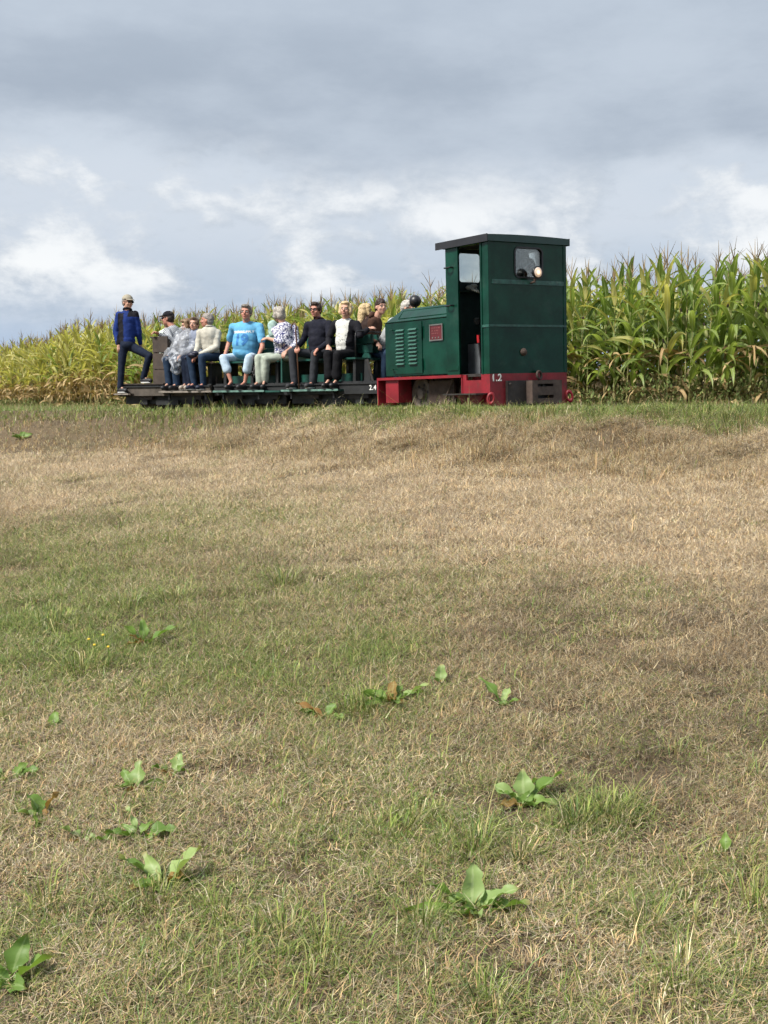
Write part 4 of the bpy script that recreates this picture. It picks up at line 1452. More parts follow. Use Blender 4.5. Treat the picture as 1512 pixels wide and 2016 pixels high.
frt = (ts['front'] + Vector((.12, 0, 0))).normalized()
frt.z = 0
frt.normalize()
upv = Vector((0, 0, 1))
cen = Vector((ts['J']['N'].x - .02, ts['J']['N'].y, 0))
SHW = mat('shirt_white_print', (.72, .74, .76), .8, var=.08)
SHB = mat('shirt_blue_print', (.03, .16, .40), .8, var=.2, scale=30)
bm = lay_on(ts['top'], text_bm('DENIM&SUPPLY', .062, .0016, .001), cen + upv * (ts['J']['N'].z - .195), frt, upv, .004)
obj('shirt_print', bm, SHW, ts['top'])
bm = lay_on(ts['top'], text_bm('19', .27, .012, .001), cen + upv * (ts['J']['N'].z - .345), frt, upv, .003)
obj('shirt_print', bm, SHB, ts['top'])
# pieces the people hold or keep
def world_obj(name, bm, m, frame, org, label, cat, smooth=True):
    o = obj(name, bm, m, None, smooth)
    o.matrix_basis = frame @ Matrix.Translation(org)
    return tag(o, label, cat)
b = bmesh.new()
hk = [(-.80 + .0, -.61, 1.36)] + [(-.845 + .06 * math.cos(a), -.61, 1.42 + .065 * math.sin(a)) for a in [R(t) for t in (0, 30, 60, 90, 120, 150, 180, 200)]]
sh = [Vector(p) for p in hk][::-1] + [Vector((-.755, -.63, 1.12)), Vector((-.64, -.69, .36))]
org = Vector((-.64, -.69, .354))
tube(b, [tuple(p - org) for p in sh], .013, 8)
world_obj('walking_stick', b, mat('brown_wood', (.10, .045, .025), .4), WFR, org, 'brown walking stick with hooked handle held by the man in black', 'walking stick')
b = bmesh.new()
org = Vector((.14, -.52, .70))
ellips(b, (0, 0, 0), (.13, .07, .13))
ellips(b, (.03, .01, .09), (.09, .06, .08))
tube(b, [(-.07, 0, .1), (-.03, .0, .26), (.10, .06, .30), (.14, .05, .12)], .010, 6)
o = world_obj('handbag', b, print_mat('dark_floral', (.012, .012, .014), (.5, .45, .5), 26, .60), WFM, org, 'black floral handbag hanging beside the pale cropped trousers', 'handbag')
b = bmesh.new()
org = Vector((.66, -.63, 1.0))
ellips(b, (0, 0, 0), (.10, .08, .055))
ellips(b, (.05, .0, .035), (.08, .06, .045))
capsule(b, (-.08, 0, -.01), .03, (-.14, -.02, -.05), .02)
world_obj('folded_umbrella', b, mat('navy_nylon', (.012, .013, .032), .5, var=.4, scale=20, bump=.6, bscale=30), WFB, org, 'dark navy folded umbrella in the lap of the man in beige jacket', 'umbrella')
b = bmesh.new()
for p, r_ in (((0, 0, 0), .05), ((.05, .05, .02), .05), ((-.03, .09, -.01), .045)):
    ellips(b, p, (r_ * 1.2, r_, r_ * .75))
for k in range(4):
    capsule(b, (.05, .03 * k - .02, .0), .016, (.13, .035 * k - .03, -.05 - .01 * k), .013, 8)
org = Vector((.55, -.38, 1.80))
obj('window_ledge', bx(.471, .60, -.60, .60, 1.735, 1.755), INTER, fw)
world_obj('work_glove', b, fabric('pale_leather', (.36, .37, .33)), loco.matrix_basis, org, 'pale work glove lying on the window ledge inside the cab', 'glove')

# ------------------------------------------------------------------ corn
def leaf_mat(name, c1, c2, rib, trans=.35, rough=.45):
    m = bpy.data.materials.new(name)
    m.use_nodes = True
    T = NT(m.node_tree)
    m.node_tree.nodes.clear()
    o = T.n('ShaderNodeOutputMaterial')
    oi = T.n('ShaderNodeObjectInfo').outputs['Random']
    at = T.n('ShaderNodeAttribute', attribute_name='rnd').outputs['Fac']
    rnd = T.math('FRACT', T.math('ADD', oi, at))
    g = T.n('ShaderNodeNewGeometry').outputs['Position']
    n = T.noise(g, 7, 4, .6)
    f = T.math('ADD', T.math('MULTIPLY', rnd, .75), T.math('MULTIPLY', n, .4), clamp=True)
    c = T.mix(f, c1, c2)
    mid = T.n('ShaderNodeAttribute', attribute_name='mid').outputs['Fac']
    c = T.mix(T.math('MULTIPLY', T.ramp(mid, .80, .93), .7), c, rib)
    tip = T.n('ShaderNodeAttribute', attribute_name='tip').outputs['Fac']
    c = T.mix(T.ramp(T.math('ADD', tip, T.math('MULTIPLY', n, .3)), 1.0, 1.2, 0, .8), c, (.30, .22, .10))
    b = T.n('ShaderNodeBsdfPrincipled')
    T.l(c, b.inputs['Base Color'])
    b.inputs['Roughness'].default_value = rough
    b.inputs['Specular IOR Level'].default_value = .4
    tr = T.n('ShaderNodeBsdfTranslucent')
    T.l(T.mix(1.0, c, (1.25, 1.3, .7), 'MULTIPLY'), tr.inputs[0])
    mx = T.n('ShaderNodeMixShader')
    mx.inputs[0].default_value = trans
    T.l(b.outputs[0], mx.inputs[1])
    T.l(tr.outputs[0], mx.inputs[2])
    T.l(mx.outputs[0], o.inputs[0])
    return m


LG = leaf_mat('corn_leaf_green', (.105, .185, .04), (.30, .37, .10), (.42, .50, .24), .42)
LY = leaf_mat('corn_leaf_yellow', (.30, .33, .08), (.57, .51, .18), (.60, .57, .30), .42)
LD = leaf_mat('corn_leaf_dry', (.28, .17, .07), (.48, .36, .18), (.5, .4, .24), .2, .8)
STALK = leaf_mat('corn_stalk', (.16, .20, .06), (.34, .30, .13), (.3, .3, .15), .0, .6)
TASS = leaf_mat('corn_tassel', (.20, .13, .075), (.40, .30, .17), (.3, .2, .1), .1, .9)
HUSK = leaf_mat('corn_husk', (.20, .25, .08), (.34, .34, .14), (.4, .4, .2), .1, .7)
SILK = mat('corn_silk', (.035, .022, .016), .9, var=.3)


def blade_geo(base, az, length, width, phi0, droop, nseg, wave, fold=.3, twist=0.0, shape='corn', rnd=None):
    """arching strip leaf: three points per station; returns verts, quads, mid, tip attributes"""
    V, F, M, T_ = [], [], [], []
    p = np.array(base, float)
    h = np.array([math.cos(az), math.sin(az), 0])
    s0 = np.array([-math.sin(az), math.cos(az), 0])
    ph = phi0
    rs = rnd or random
    rs_w = random.Random(int(length * 1e5) + int(az * 1e3))
    ph_w = rs.random() * 6.28
    for i in range(nseg + 1):
        t = i / nseg
        if shape == 'corn':
            w = width * min(1.0, .45 + 2.6 * t) * (1 - t ** 2.6)
        else:
            w = width * (math.sin(math.pi * min(1, max(0, (t - .18) / .82)) ** .8) if t > .18 else .10)
            w = max(w * (1 + .42 * (rs_w.random() - .5)), .004)
        w = max(w, .003)
        d = h * math.sin(ph) + np.array([0, 0, math.cos(ph)])
        up = h * -math.cos(ph) + np.array([0, 0, math.sin(ph)])
        tw = twist * t
        s = s0 * math.cos(tw) + up * math.sin(tw)
        up2 = up * math.cos(tw) - s0 * math.sin(tw)
        wv = wave * math.sin(ph_w + t * 14)
        V += [p + s * w * .5 + up2 * (fold * w * .5 + wv), p, p - s * w * .5 + up2 * (fold * w * .5 - wv)]
        M += [0, 1, 0]
        T_ += [t, t, t]
        p = p + d * (length / nseg)
        ph = phi0 + droop * (t + 1 / nseg) ** 1.35
    for i in range(nseg):
        a = i * 3
        F += [(a, a + 1, a + 4, a + 3), (a + 1, a + 2, a + 5, a + 4)]
    return np.array(V), F, M, T_


def geo_obj(name, geos, m, parent, attrs=True):
    V = np.concatenate([g[0] for g in geos])
    F = []
    o_ = 0
    for g in geos:
        F += [tuple(i + o_ for i in f) for f in g[1]]
        o_ += len(g[0])
    me = bpy.data.meshes.new(name)
    me.from_pydata(V.tolist(), [], F)
    me.materials.append(m)
    for nm, k in (('mid', 2), ('tip', 3)):
        a = me.attributes.new(nm, 'FLOAT', 'POINT')
        a.data.foreach_set('value', np.concatenate([g[k] for g in geos]).astype(np.float32))
    me.polygons.foreach_set('use_smooth', [True] * len(me.polygons))
    return link(bpy.data.objects.new(name, me), parent)


def corn_spec(rs, kind):
    """list of leaves for one plant: (base z, az, length, width, phi0, droop, matkey, wave, twist)"""
    H = rs.uniform(2.0, 2.25)
    n = 15
    dl = rs.uniform(.03, .16) if kind == 'green' else rs.uniform(.06, .30)
    az0 = rs.uniform(0, 6.28)
    L = []
    for i in list(range(n)) + [0, 2, 4, 5]:
        t = i / (n - 1)
        z = .10 + (H - .22) * t ** .9
        az = az0 + math.pi * (i % 2) + rs.gauss(0, .6)
        ln = rs.uniform(.62, .86) * (.75 + .5 * math.sin(math.pi * min(1, t * .9 + .12))) * (1 if t < .85 else .8)
        w = rs.uniform(.080, .115)
        phi = .60 - .30 * t + rs.gauss(0, .14)
        dr = rs.uniform(1.1, 2.3) * (1.15 - .75 * t ** 2)
        if kind == 'green':
            mk = 'd' if t < dl or (t < .42 and rs.random() < .25) else ('y' if rs.random() < .13 else 'g')
        elif kind == 'mixed':
            mk = 'd' if t < dl + .08 or (t < .55 and rs.random() < .35) else ('y' if rs.random() < .52 else 'g')
        else:
            mk = 'd' if t < dl + .16 or (t < .68 and rs.random() < .42) else ('y' if rs.random() < .9 else 'g')
        if mk == 'd':
            dr = rs.uniform(1.2, 2.8)
            w *= rs.uniform(.5, .85)
            ln *= rs.uniform(.7, 1.05)
            phi += rs.uniform(0, .8)
        L.append((z, az, ln, w, phi, dr, mk, .008 if mk != 'd' else .016, rs.gauss(0, .7) + (rs.gauss(0, 1.6) if mk == 'd' else 0)))
    return H, L


def stalk_geo(H, lean=(.05, .02)):
    V, F = [], []
    n = 6
    for i in range(n + 1):
        t = i / n
        r = .014 * (1 - .7 * t)
        for k in range(5):
            a = 6.283 * k / 5
            V.append((r * math.cos(a) + lean[0] * t * t, r * math.sin(a) + lean[1] * t * t, H * t - .02))
    for i in range(n):
        for k in range(5):
            F.append((i * 5 + k, i * 5 + (k + 1) % 5, i * 5 + 5 + (k + 1) % 5, i * 5 + 5 + k))
    return np.array(V), F, [0] * len(V), [0] * len(V)


def tassel_geo(H, rs, lean=(.05, .02)):
    g = []
    b = (lean[0], lean[1], H - .05)
    g.append(blade_geo(b, rs.random() * 6.28, .50, .020, .03, .12, 3, 0, 1.0, shape='corn', rnd=rs))
    for k in range(6):
        g.append(blade_geo((b[0], b[1], b[2] + .08 + .022 * k), rs.random() * 6.28, rs.uniform(.18, .32), .015, rs.uniform(.25, .65), rs.uniform(-.1, .5), 3, 0, 1.0, shape='corn', rnd=rs))
    return g


MK = {'g': LG, 'y': LY, 'd': LD}


def build_corn(kind, seed):
    rs = random.Random(seed)
    e = empty('corn_plant')
    H, L = corn_spec(rs, kind)
    ln = (rs.gauss(0, .05), rs.gauss(0, .05))
    geo_obj('stalk', [stalk_geo(H, ln)], STALK, e)
    for z, az, l, w, phi, dr, mk, wv, tw in L:
        t = z / H
        geo_obj('leaf', [blade_geo((ln[0] * t * t, ln[1] * t * t, z), az, l, w, phi, dr, 8, wv, .35, tw, rnd=rs)], MK[mk], e)
    tg = tassel_geo(H, rs, ln)
    ta = geo_obj('tassel', tg, TASS, e)
    for k in range(int(rs.random() < .7)):
        z = rs.uniform(.8, 1.35)
        a = rs.random() * 6.28
        b = bmesh.new()
        d = Vector((math.cos(a) * .35, math.sin(a) * .35, .93)).normalized()
        p = Vector((math.cos(a) * .02, math.sin(a) * .02, z))
        lathe(b, [(0, .012), (.05, .028), (.12, .03), (.19, .02), (.23, .008)], p, d, 7)
        c = obj('cob', b, HUSK, e, smooth=True)
        b = bmesh.new()
        lathe(b, [(.215, .010), (.25, .018), (.28, .012)], p, d, 5)
        obj('silk', b, SILK, c)
    return e


def copy_tree(o, parent=None):
    c = o.copy()
    COL.objects.link(c)
    c.parent = parent
    for ch in o.children:
        copy_tree(ch, c)
    return c


EDGE = smooth_line(EDGE_RAW, 8)
ed = np.gradient(EDGE, axis=0)
en = np.stack([ed[:, 1], -ed[:, 0]], 1) / np.linalg.norm(ed, axis=1)[:, None]
en = np.where((en[:, 1] < 0)[:, None], -en, en)
es = np.concatenate([[0], np.cumsum(np.linalg.norm(np.diff(EDGE, axis=0), axis=1))])


def edge_pt(s, off):
    return (np.interp(s, es, EDGE[:, 0]) + np.interp(s, es, en[:, 0]) * off, np.interp(s, es, EDGE[:, 1]) + np.interp(s, es, en[:, 1]) * off)


# view window along the edge: a little beyond both sides of the picture
s_in = [s for s in np.arange(0, es[-1], .05) if abs(edge_pt(s, 0)[0] / edge_pt(s, 0)[1]) < .375]
S0, S1 = min(s_in), max(s_in)
protos = {'green': [build_corn('green', 11 + k) for k in range(4)], 'mixed': [build_corn('mixed', 31 + k) for k in range(3)], 'dry': [build_corn('dry', 51 + k) for k in range(4)]}
used = set()
rsc = random.Random(5)
spots = []
for row, cnt in ((0, 165), (1, 135)):
    for k in range(cnt):
        s = S0 + (S1 - S0) * (k + .5 + rsc.uniform(-.35, .35)) / cnt
        spots.append((s, row))


def corn_zone(x, y):
    px = 756 + 2300 * x / y
    if px > 1080:
        return 'green', 'tall green corn plant at the field edge to the right of the locomotive'
    if px > 250:
        return ('mixed' if rsc.random() < .75 else 'green'), 'green and yellow corn plant at the field edge behind the train'
    return ('dry' if rsc.random() < .86 else 'mixed'), 'yellowing half dry corn plant at the field edge left of the standing man'


for s, row in spots:
    x, y = edge_pt(s, row * .62 + rsc.gauss(0, .09))
    kind, lab = corn_zone(x, y)
    k = rsc.randrange(len(protos[kind]))
    pr = protos[kind][k]
    if (kind, k) not in used:
        used.add((kind, k))
        o = pr
    else:
        o = copy_tree(pr)
    sc = rsc.uniform(.92, 1.08) * (1.07 if x > 4 else 1.03 if x > 2 else .96) * (1 - .16 * float(sstep(-7.5, -13, np.array(x))))
    o.location = (x, y, gz(x, y))
    o.rotation_euler = (rsc.gauss(0, .035), rsc.gauss(0, .035), rsc.random() * 6.28)
    o.scale = (sc, sc, sc)
    tag(o, lab, 'corn plant', lab.replace('plant', 'plants'))
for kind in protos:
    for k, pr in enumerate(protos[kind]):
        if (kind, k) not in used:
            for ch in list(pr.children_recursive):
                bpy.data.objects.remove(ch)
            bpy.data.objects.remove(pr)

# rows further in: one mass
proto_geo = {}
for kind in ('green', 'mixed', 'dry'):
    lst = []
    for k in range(5):
        rs = random.Random(100 + k + len(kind) * 7)
        H, L = corn_spec(rs, kind)
        geos = []
        geos.append((stalk_geo(H), 3))
        for z, az, l, w, phi, dr, mk, wv, tw in L:
            geos.append((blade_geo((0, 0, z), az, l, w, phi, dr, 5, wv, .35, tw, rnd=rs), 'gyd'.index(mk)))
        for g in tassel_geo(H, rs):
            geos.append((g, 4))
        V = np.concatenate([g[0][0] for g in geos])
        F, MI, RN = [], [], []
        off = 0
        for (g, mi) in geos:
            F += [tuple(i + off for i in f) for f in g[1]]
            MI += [mi] * len(g[1])
            RN += [rs.random()] * len(g[0])
            off += len(g[0])
        lst.append((V, np.array(F), np.array(MI), np.array(RN), np.concatenate([g[0][2] for g in geos]), np.concatenate([g[0][3] for g in geos])))
    proto_geo[kind] = lst
VV, FF, MM, RR, MI_, TI_ = [], [], [], [], [], []
off = 0
for row in range(2, 11):
    n = int((S1 - S0 + 3) / (.24 + .035 * row))
    for k in range(n):
        s = S0 - 1.5 + (S1 - S0 + 3) * (k + rsc.random()) / n
        x, y = edge_pt(s, row * .62 + rsc.gauss(0, .12))
        kind, _ = corn_zone(x, y)
        V, F, M, RN, mi, ti = proto_geo[kind][rsc.randrange(5)]
        a = rsc.random() * 6.28
        sc = rsc.uniform(.9, 1.07) * (.95 if x > 2 else .90) * (1.02 - .024 * row) * (1 - .16 * float(sstep(-7.5, -13, np.array(x))))
        ca, sa = math.cos(a) * sc, math.sin(a) * sc
        VV.append(np.stack([V[:, 0] * ca - V[:, 1] * sa + x, V[:, 0] * sa + V[:, 1] * ca + y, V[:, 2] * sc + gz(x, y)], 1))
        FF.append(F + off)
        MM.append(M)
        RR.append((RN + rsc.random()) % 1)
        MI_.append(mi)
        TI_.append(ti)
        off += len(V)
FF = np.concatenate(FF)
co = fast_mesh('corn_rows', np.concatenate(VV), FF.ravel(), np.full(len(FF), 4), [LG, LY, LD, STALK, TASS], smooth=True)
co.data.polygons.foreach_set('material_index', np.concatenate(MM).astype(np.int32))
for nm, arr in (('rnd', RR), ('mid', MI_), ('tip', TI_)):
    a = co.data.attributes.new(nm, 'FLOAT', 'POINT')
    a.data.foreach_set('value', np.concatenate(arr).astype(np.float32))
tag(co, 'dense corn rows further inside the field behind the edge plants', 'corn', kind='stuff')

# ------------------------------------------------------------------ broad leaved dock plants in the grass
DG = leaf_mat('dock_leaf_green', (.09, .175, .03), (.20, .31, .065), (.26, .36, .13), .35, .5)
DP = leaf_mat('dock_leaf_pale', (.16, .26, .07), (.30, .40, .14), (.36, .45, .20), .3, .5)
DB = leaf_mat('dock_leaf_brown', (.20, .15, .04), (.30, .16, .05), (.32, .24, .10), .25, .7)
DM = {'g': DG, 'p': DP, 'b': DB}


def ground_hit(px, py):
    x = (px - 756) / 2300
    yv = -(py - 1008) / 2300
    pt = math.atan(200 / 2300)
    d = np.array([x, math.cos(pt) + yv * math.sin(pt), -math.sin(pt) + yv * math.cos(pt)])
    t = np.linspace(2, 30, 2400)
    X, Y, Z = d[0] * t, d[1] * t, 1.5 + d[2] * t
    k = np.argmax(Z < ground_z(X, Y))
    return float(X[k]), float(Y[k])


def dock(xy, leaves, label, seed):
    """leaves: (azimuth deg, length, width, start tilt deg from vertical, droop, matkey)"""
    rs = random.Random(seed)
    e = empty('dock_plant', (xy[0], xy[1], gz(*xy) + .003))
    tag(e, label, 'weed', 'broad leaved docks growing in the mown grass')
    mean = sum(l[1] for l in leaves) / len(leaves)
    leaves = list(leaves) + [(rs.uniform(0, 360), mean * rs.uniform(.45, .8), mean * rs.uniform(.18, .30), rs.uniform(35, 74), rs.uniform(.2, 1.0), rs.choice('gggpb')) for k in range(3 + len(leaves) // 2)]
    for az, ln, w, phi, dr, mk in leaves:
        geo_obj('leaf', [blade_geo((rs.gauss(0, .006), rs.gauss(0, .006), 0), R(az + rs.gauss(0, 10)), ln * .82, w * .76, R(min(78, phi + rs.uniform(-4, 6))), dr + rs.uniform(-.2, .5), 12, .008 if ln > .1 else .005, .5, rs.gauss(0, .9), 'dock', rs)], DM[mk], e)
    return e


def rand_leaves(rs, n, ln):
    return [(rs.uniform(0, 360), ln * rs.uniform(.65, 1.1), ln * rs.uniform(.28, .42), rs.uniform(25, 70), rs.uniform(.1, .9), rs.choice('ggpgpb' if k else 'gp')) for k in range(n)]


# az 0 = to the right, 90 = away, 180 = left, 270 = towards the camera
dock(ground_hit(938, 1806), [(170, .20, .062, 62, .25, 'g'), (178, .27, .045, 72, .35, 'g'), (80, .17, .075, 22, .3, 'p'), (20, .17, .062, 48, .35, 'p'), (0, .16, .055, 62, .5, 'g'), (255, .12, .05, 70, .5, 'b'), (230, .10, .05, 62, .4, 'g')],
     'largest broad dock plant, nearest to the lower right middle', 1)
hand_docks = [
    ((1030, 1590), [(165, .15, .06, 58, .2, 'p'), (95, .14, .085, 25, .3, 'p'), (40, .14, .03, 40, .3, 'g'), (15, .22, .075, 55, .3, 'g'), (350, .15, .05, 68, .4, 'g'), (215, .12, .05, 75, .3, 'b')], 'dock plant with a rust brown lowest leaf, beside the bright green grass tuft'),
    ((318, 1752), [(172, .20, .06, 64, .2, 'g'), (140, .15, .06, 48, .5, 'p'), (25, .18, .10, 48, .2, 'p'), (5, .14, .06, 70, .4, 'g'), (190, .12, .06, 75, .3, 'b'), (350, .14, .05, 78, .3, 'p')], 'wide dock plant with one large pale leaf in the lower left grass'),
    ((270, 1560), [(130, .13, .04, 45, .2, 'g'), (85, .13, .075, 25, .4, 'p'), (190, .10, .04, 70, .3, 'g'), (20, .13, .04, 65, .3, 'g'), (265, .07, .035, 70, .3, 'b')], 'dock plant with a silvery upright leaf and an orange leaf below'),
    ((340, 1530), [(70, .11, .055, 30, .2, 'p'), (150, .11, .04, 55, .3, 'g')], 'small two leaved dock behind the silvery leaved one'),
    ((80, 1615), [(140, .13, .08, 35, .3, 'g'), (60, .12, .05, 25, .3, 'b'), (200, .10, .06, 65, .4, 'p'), (300, .10, .05, 70, .4, 'g')], 'rounded yellow green dock near the left edge of the picture'),
    ((170, 1665), [(165, .12, .05, 60, .5, 'p'), (15, .13, .045, 62, .6, 'g'), (220, .07, .03, 70, .3, 'b')], 'low dock with three leaves left of the broad single leaf'),
    ((275, 1655), [(0, .15, .07, 62, .3, 'g'), (185, .14, .06, 66, .3, 'g'), (120, .15, .02, 40, .1, 'p')], 'dock with one broad flat leaf above the wide lower left dock'),
    ((15, 1945), [(20, .15, .08, 50, .4, 'g'), (70, .14, .07, 30, .3, 'g'), (150, .13, .06, 55, .3, 'g'), (340, .12, .05, 70, .3, 'g')], 'dock cut by the left edge of the picture at the very bottom'),
    ((20, 1535), [(175, .12, .05, 60, .3, 'p'), (10, .12, .05, 62, .4, 'g'), (50, .10, .04, 50, .4, 'g')], 'dock at the left edge above the rounded yellow green dock'),
    ((640, 1418), [(30, .09, .06, 35, .3, 'g'), (175, .14, .05, 68, .3, 'g'), (190, .17, .05, 60, .3, 'b'), (330, .09, .04, 65, .4, 'g')], 'small dock with a round bright leaf left of the middle clump'),
    ((770, 1392), [(170, .17, .06, 58, .2, 'g'), (150, .20, .06, 62, .3, 'g'), (90, .14, .06, 30, .3, 'b'), (40, .20, .05, 55, .3, 'g'), (20, .22, .05, 60, .2, 'p'), (60, .14, .05, 40, .3, 'g'), (200, .14, .05, 70, .3, 'g')], 'leafy dock clump with a pale dried leaf in mid field'),
    ((868, 1356), [(100, .13, .07, 20, .3, 'p'), (200, .10, .04, 50, .4, 'p'), (340, .09, .04, 65, .3, 'g')], 'dock with a single upright grey green leaf behind the mid field clump'),
    ((985, 1395), [(135, .19, .05, 32, .1, 'g'), (60, .12, .05, 45, .3, 'p'), (10, .10, .04, 60, .3, 'g')], 'dock with one long slanting leaf right of the mid field clump'),
    ((285, 1272), [(165, .18, .06, 40, .2, 'g'), (110, .17, .06, 25, .2, 'g'), (20, .22, .07, 55, .3, 'g'), (240, .10, .04, 60, .3, 'b')], 'far dock in the green grass on the left'),
    ((97, 1440), [(95, .10, .06, 30, .3, 'g'), (20, .08, .04, 50, .3, 'g')], 'tiny dock seedling alone in the left grass'),
    ((1425, 1688), [(90, .08, .04, 20, .3, 'g'), (30, .06, .03, 50, .3, 'g')], 'tiny dock seedling alone near the right edge'),
    ((42, 866), [(150, .28, .12, 50, .3, 'g'), (30, .26, .12, 50, .3, 'g'), (90, .24, .12, 35, .3, 'g'), (200, .2, .1, 65, .3, 'g')], 'dark green weed on the dry bank at the far left'),
]
for k, (pxy, lv, lab) in enumerate(hand_docks):
    dock(ground_hit(*pxy), lv, lab, 40 + k)
# small yellow flowers in the left grass
for k, (px, py, wd) in enumerate(((175, 1292, 'leftmost'), (186, 1304, 'lowest'), (203, 1283, 'farthest'), (213, 1309, 'rightmost'))):
    x, y = ground_hit(px, py + 10)
    e = empty('yellow_flower', (x, y, gz(x, y)))
    tag(e, 'tiny yellow flower in the left grass, ' + wd + ' of the four', 'flower', 'tiny yellow flowers')
    obj('stem', tube(bmesh.new(), [(0, 0, 0), (.004, .002, .05), (.002, 0, .10)], .0018, 5), DG, e)
    obj('flower_head', lathe(bmesh.new(), [(0, .002), (.004, .007), (.007, .006), (.009, .001)], (.002, 0, .10), (.1, -.5, 1), 9), mat('flower_yellow', (.6, .42, .03), .7), e)

# ------------------------------------------------------------------ grass, one mass of single blades
def grass_mat():
    m = bpy.data.materials.new('grass_blade')
    m.use_nodes = True
    T = NT(m.node_tree)
    m.node_tree.nodes.clear()
    o = T.n('ShaderNodeOutputMaterial')
    c = T.n('ShaderNodeAttribute', attribute_name='col').outputs['Color']
    d = T.n('ShaderNodeBsdfPrincipled')
    d.inputs['Roughness'].default_value = .7
    d.inputs['Specular IOR Level'].default_value = .25
    T.l(c, d.inputs['Base Color'])
    tr = T.n('ShaderNodeBsdfTranslucent')
    T.l(c, tr.inputs[0])
    mx = T.n('ShaderNodeMixShader')
    mx.inputs[0].default_value = .22
    T.l(d.outputs[0], mx.inputs[1])
    T.l(tr.outputs[0], mx.inputs[2])
    T.l(mx.outputs[0], o.inputs[0])
    return m


# patches where the sward is greener or barer: (photo px of centre, half sizes px, weight) turned into ground ellipses
def patch(px, py, hw, hh, wt):
    x, y = ground_hit(px, py)
    x1, y1 = ground_hit(px + hw, py)
    xa, ya = ground_hit(px, py - hh)
    xb, yb = ground_hit(px, py + hh)
    return (x, y, abs(x1 - x), max(.12, abs(ya - yb) / 2), wt)


GREENS = [patch(*a) for a in ((150, 1220, 330, 80, .95), (60, 1120, 200, 60, .22), (250, 1060, 420, 50, .11), (330, 1310, 330, 70, .5), (560, 1330, 130, 40, .35), (740, 1290, 90, 40, .45), (700, 1390, 130, 30, .45),
          (1180, 1605, 90, 38, 1.2), (935, 1665, 50, 25, .8), (780, 1640, 160, 60, .35), (300, 1760, 150, 60, .45), (480, 1850, 160, 60, .32), (230, 1620, 220, 70, .25), (1230, 1790, 200, 60, .25),
          (830, 1820, 50, 30, .9), (640, 1900, 160, 50, .30), (40, 1850, 120, 60, .35), (1480, 1760, 60, 40, .7), (1000, 1960, 160, 50, .22), (550, 1140, 60, 25, .35), (1330, 1160, 200, 40, .18), (1090, 1640, 80, 40, .35), (1500, 1960, 80, 50, .3))]
BROWNS = [patch(*a) for a in ((1150, 1300, 330, 70, .22), (1350, 1420, 250, 70, .30), (950, 1250, 160, 40, .15), (640, 1120, 120, 30, .25), (1380, 1600, 180, 60, .4), (660, 1780, 80, 30, .6), (400, 1640, 60, 22, .5), (900, 1880, 200, 40, .35), (1250, 1500, 160, 40, .25))]


def blobs(lst, x, y):
    t = np.zeros(x.shape)
    for cx, cy, rx, ry, w in lst:
        t = t + w * np.exp(-((x - cx) / rx) ** 2 - ((y - cy) / ry) ** 2)
    return t


def pale_zone(x, y, q):
    return np.clip(sstep(3.4, 4.4, q) * (1 - sstep(6.0, 8.5, q)) + .8 * sstep(.55, .70, fbm(x * .8 + 31, y * .8 + 77, 19, 3)) + .5 * sstep(9.5, 7.5, q) * sstep(4, 5, q), 0, 1)


def greenness(x, y, q):
    base = .17 + .65 * (fbm(x * .9 + 3, y * .6 + 8, 41, 4) - .46) + .35 * (fbm(x * 4 + 5, y * 3, 44, 3) - .5)
    g = base + blobs(GREENS, x, y) * (.15 + 1.25 * fbm(x * 2.3 + 11, y * 1.5 + 4, 48, 4))
    g = g - .30 * np.clip(blobs(BROWNS, x, y), 0, 1)
    g = g - .20 * sstep(-.06, .10, x / y) * sstep(3.8, 5.2, y)
    near = 1 - sstep(3.2, 6.5, np.hypot(x, y))
    g = g + .14 * near
    crest = sstep(2.9, 1.6, q - .3 * sstep(0, -4, x) + .8 * (fbm(x * .7, y * .7, 66, 3) - .5))
    slope = sstep(1.5, 2.2, q) * (1 - sstep(3.9, 5.0, q))
    flat = sstep(3.9, 4.6, q) * (1 - sstep(5.6, 7.2, q))
    g = g - slope * .22 - flat * .16
    g = np.where(crest > 0, g * (1 - crest) + crest * (.80 + .5 * (fbm(x * 1.1, y * 1.1, 61, 3) - .5)), g)
    return np.clip(g, .015, 1)


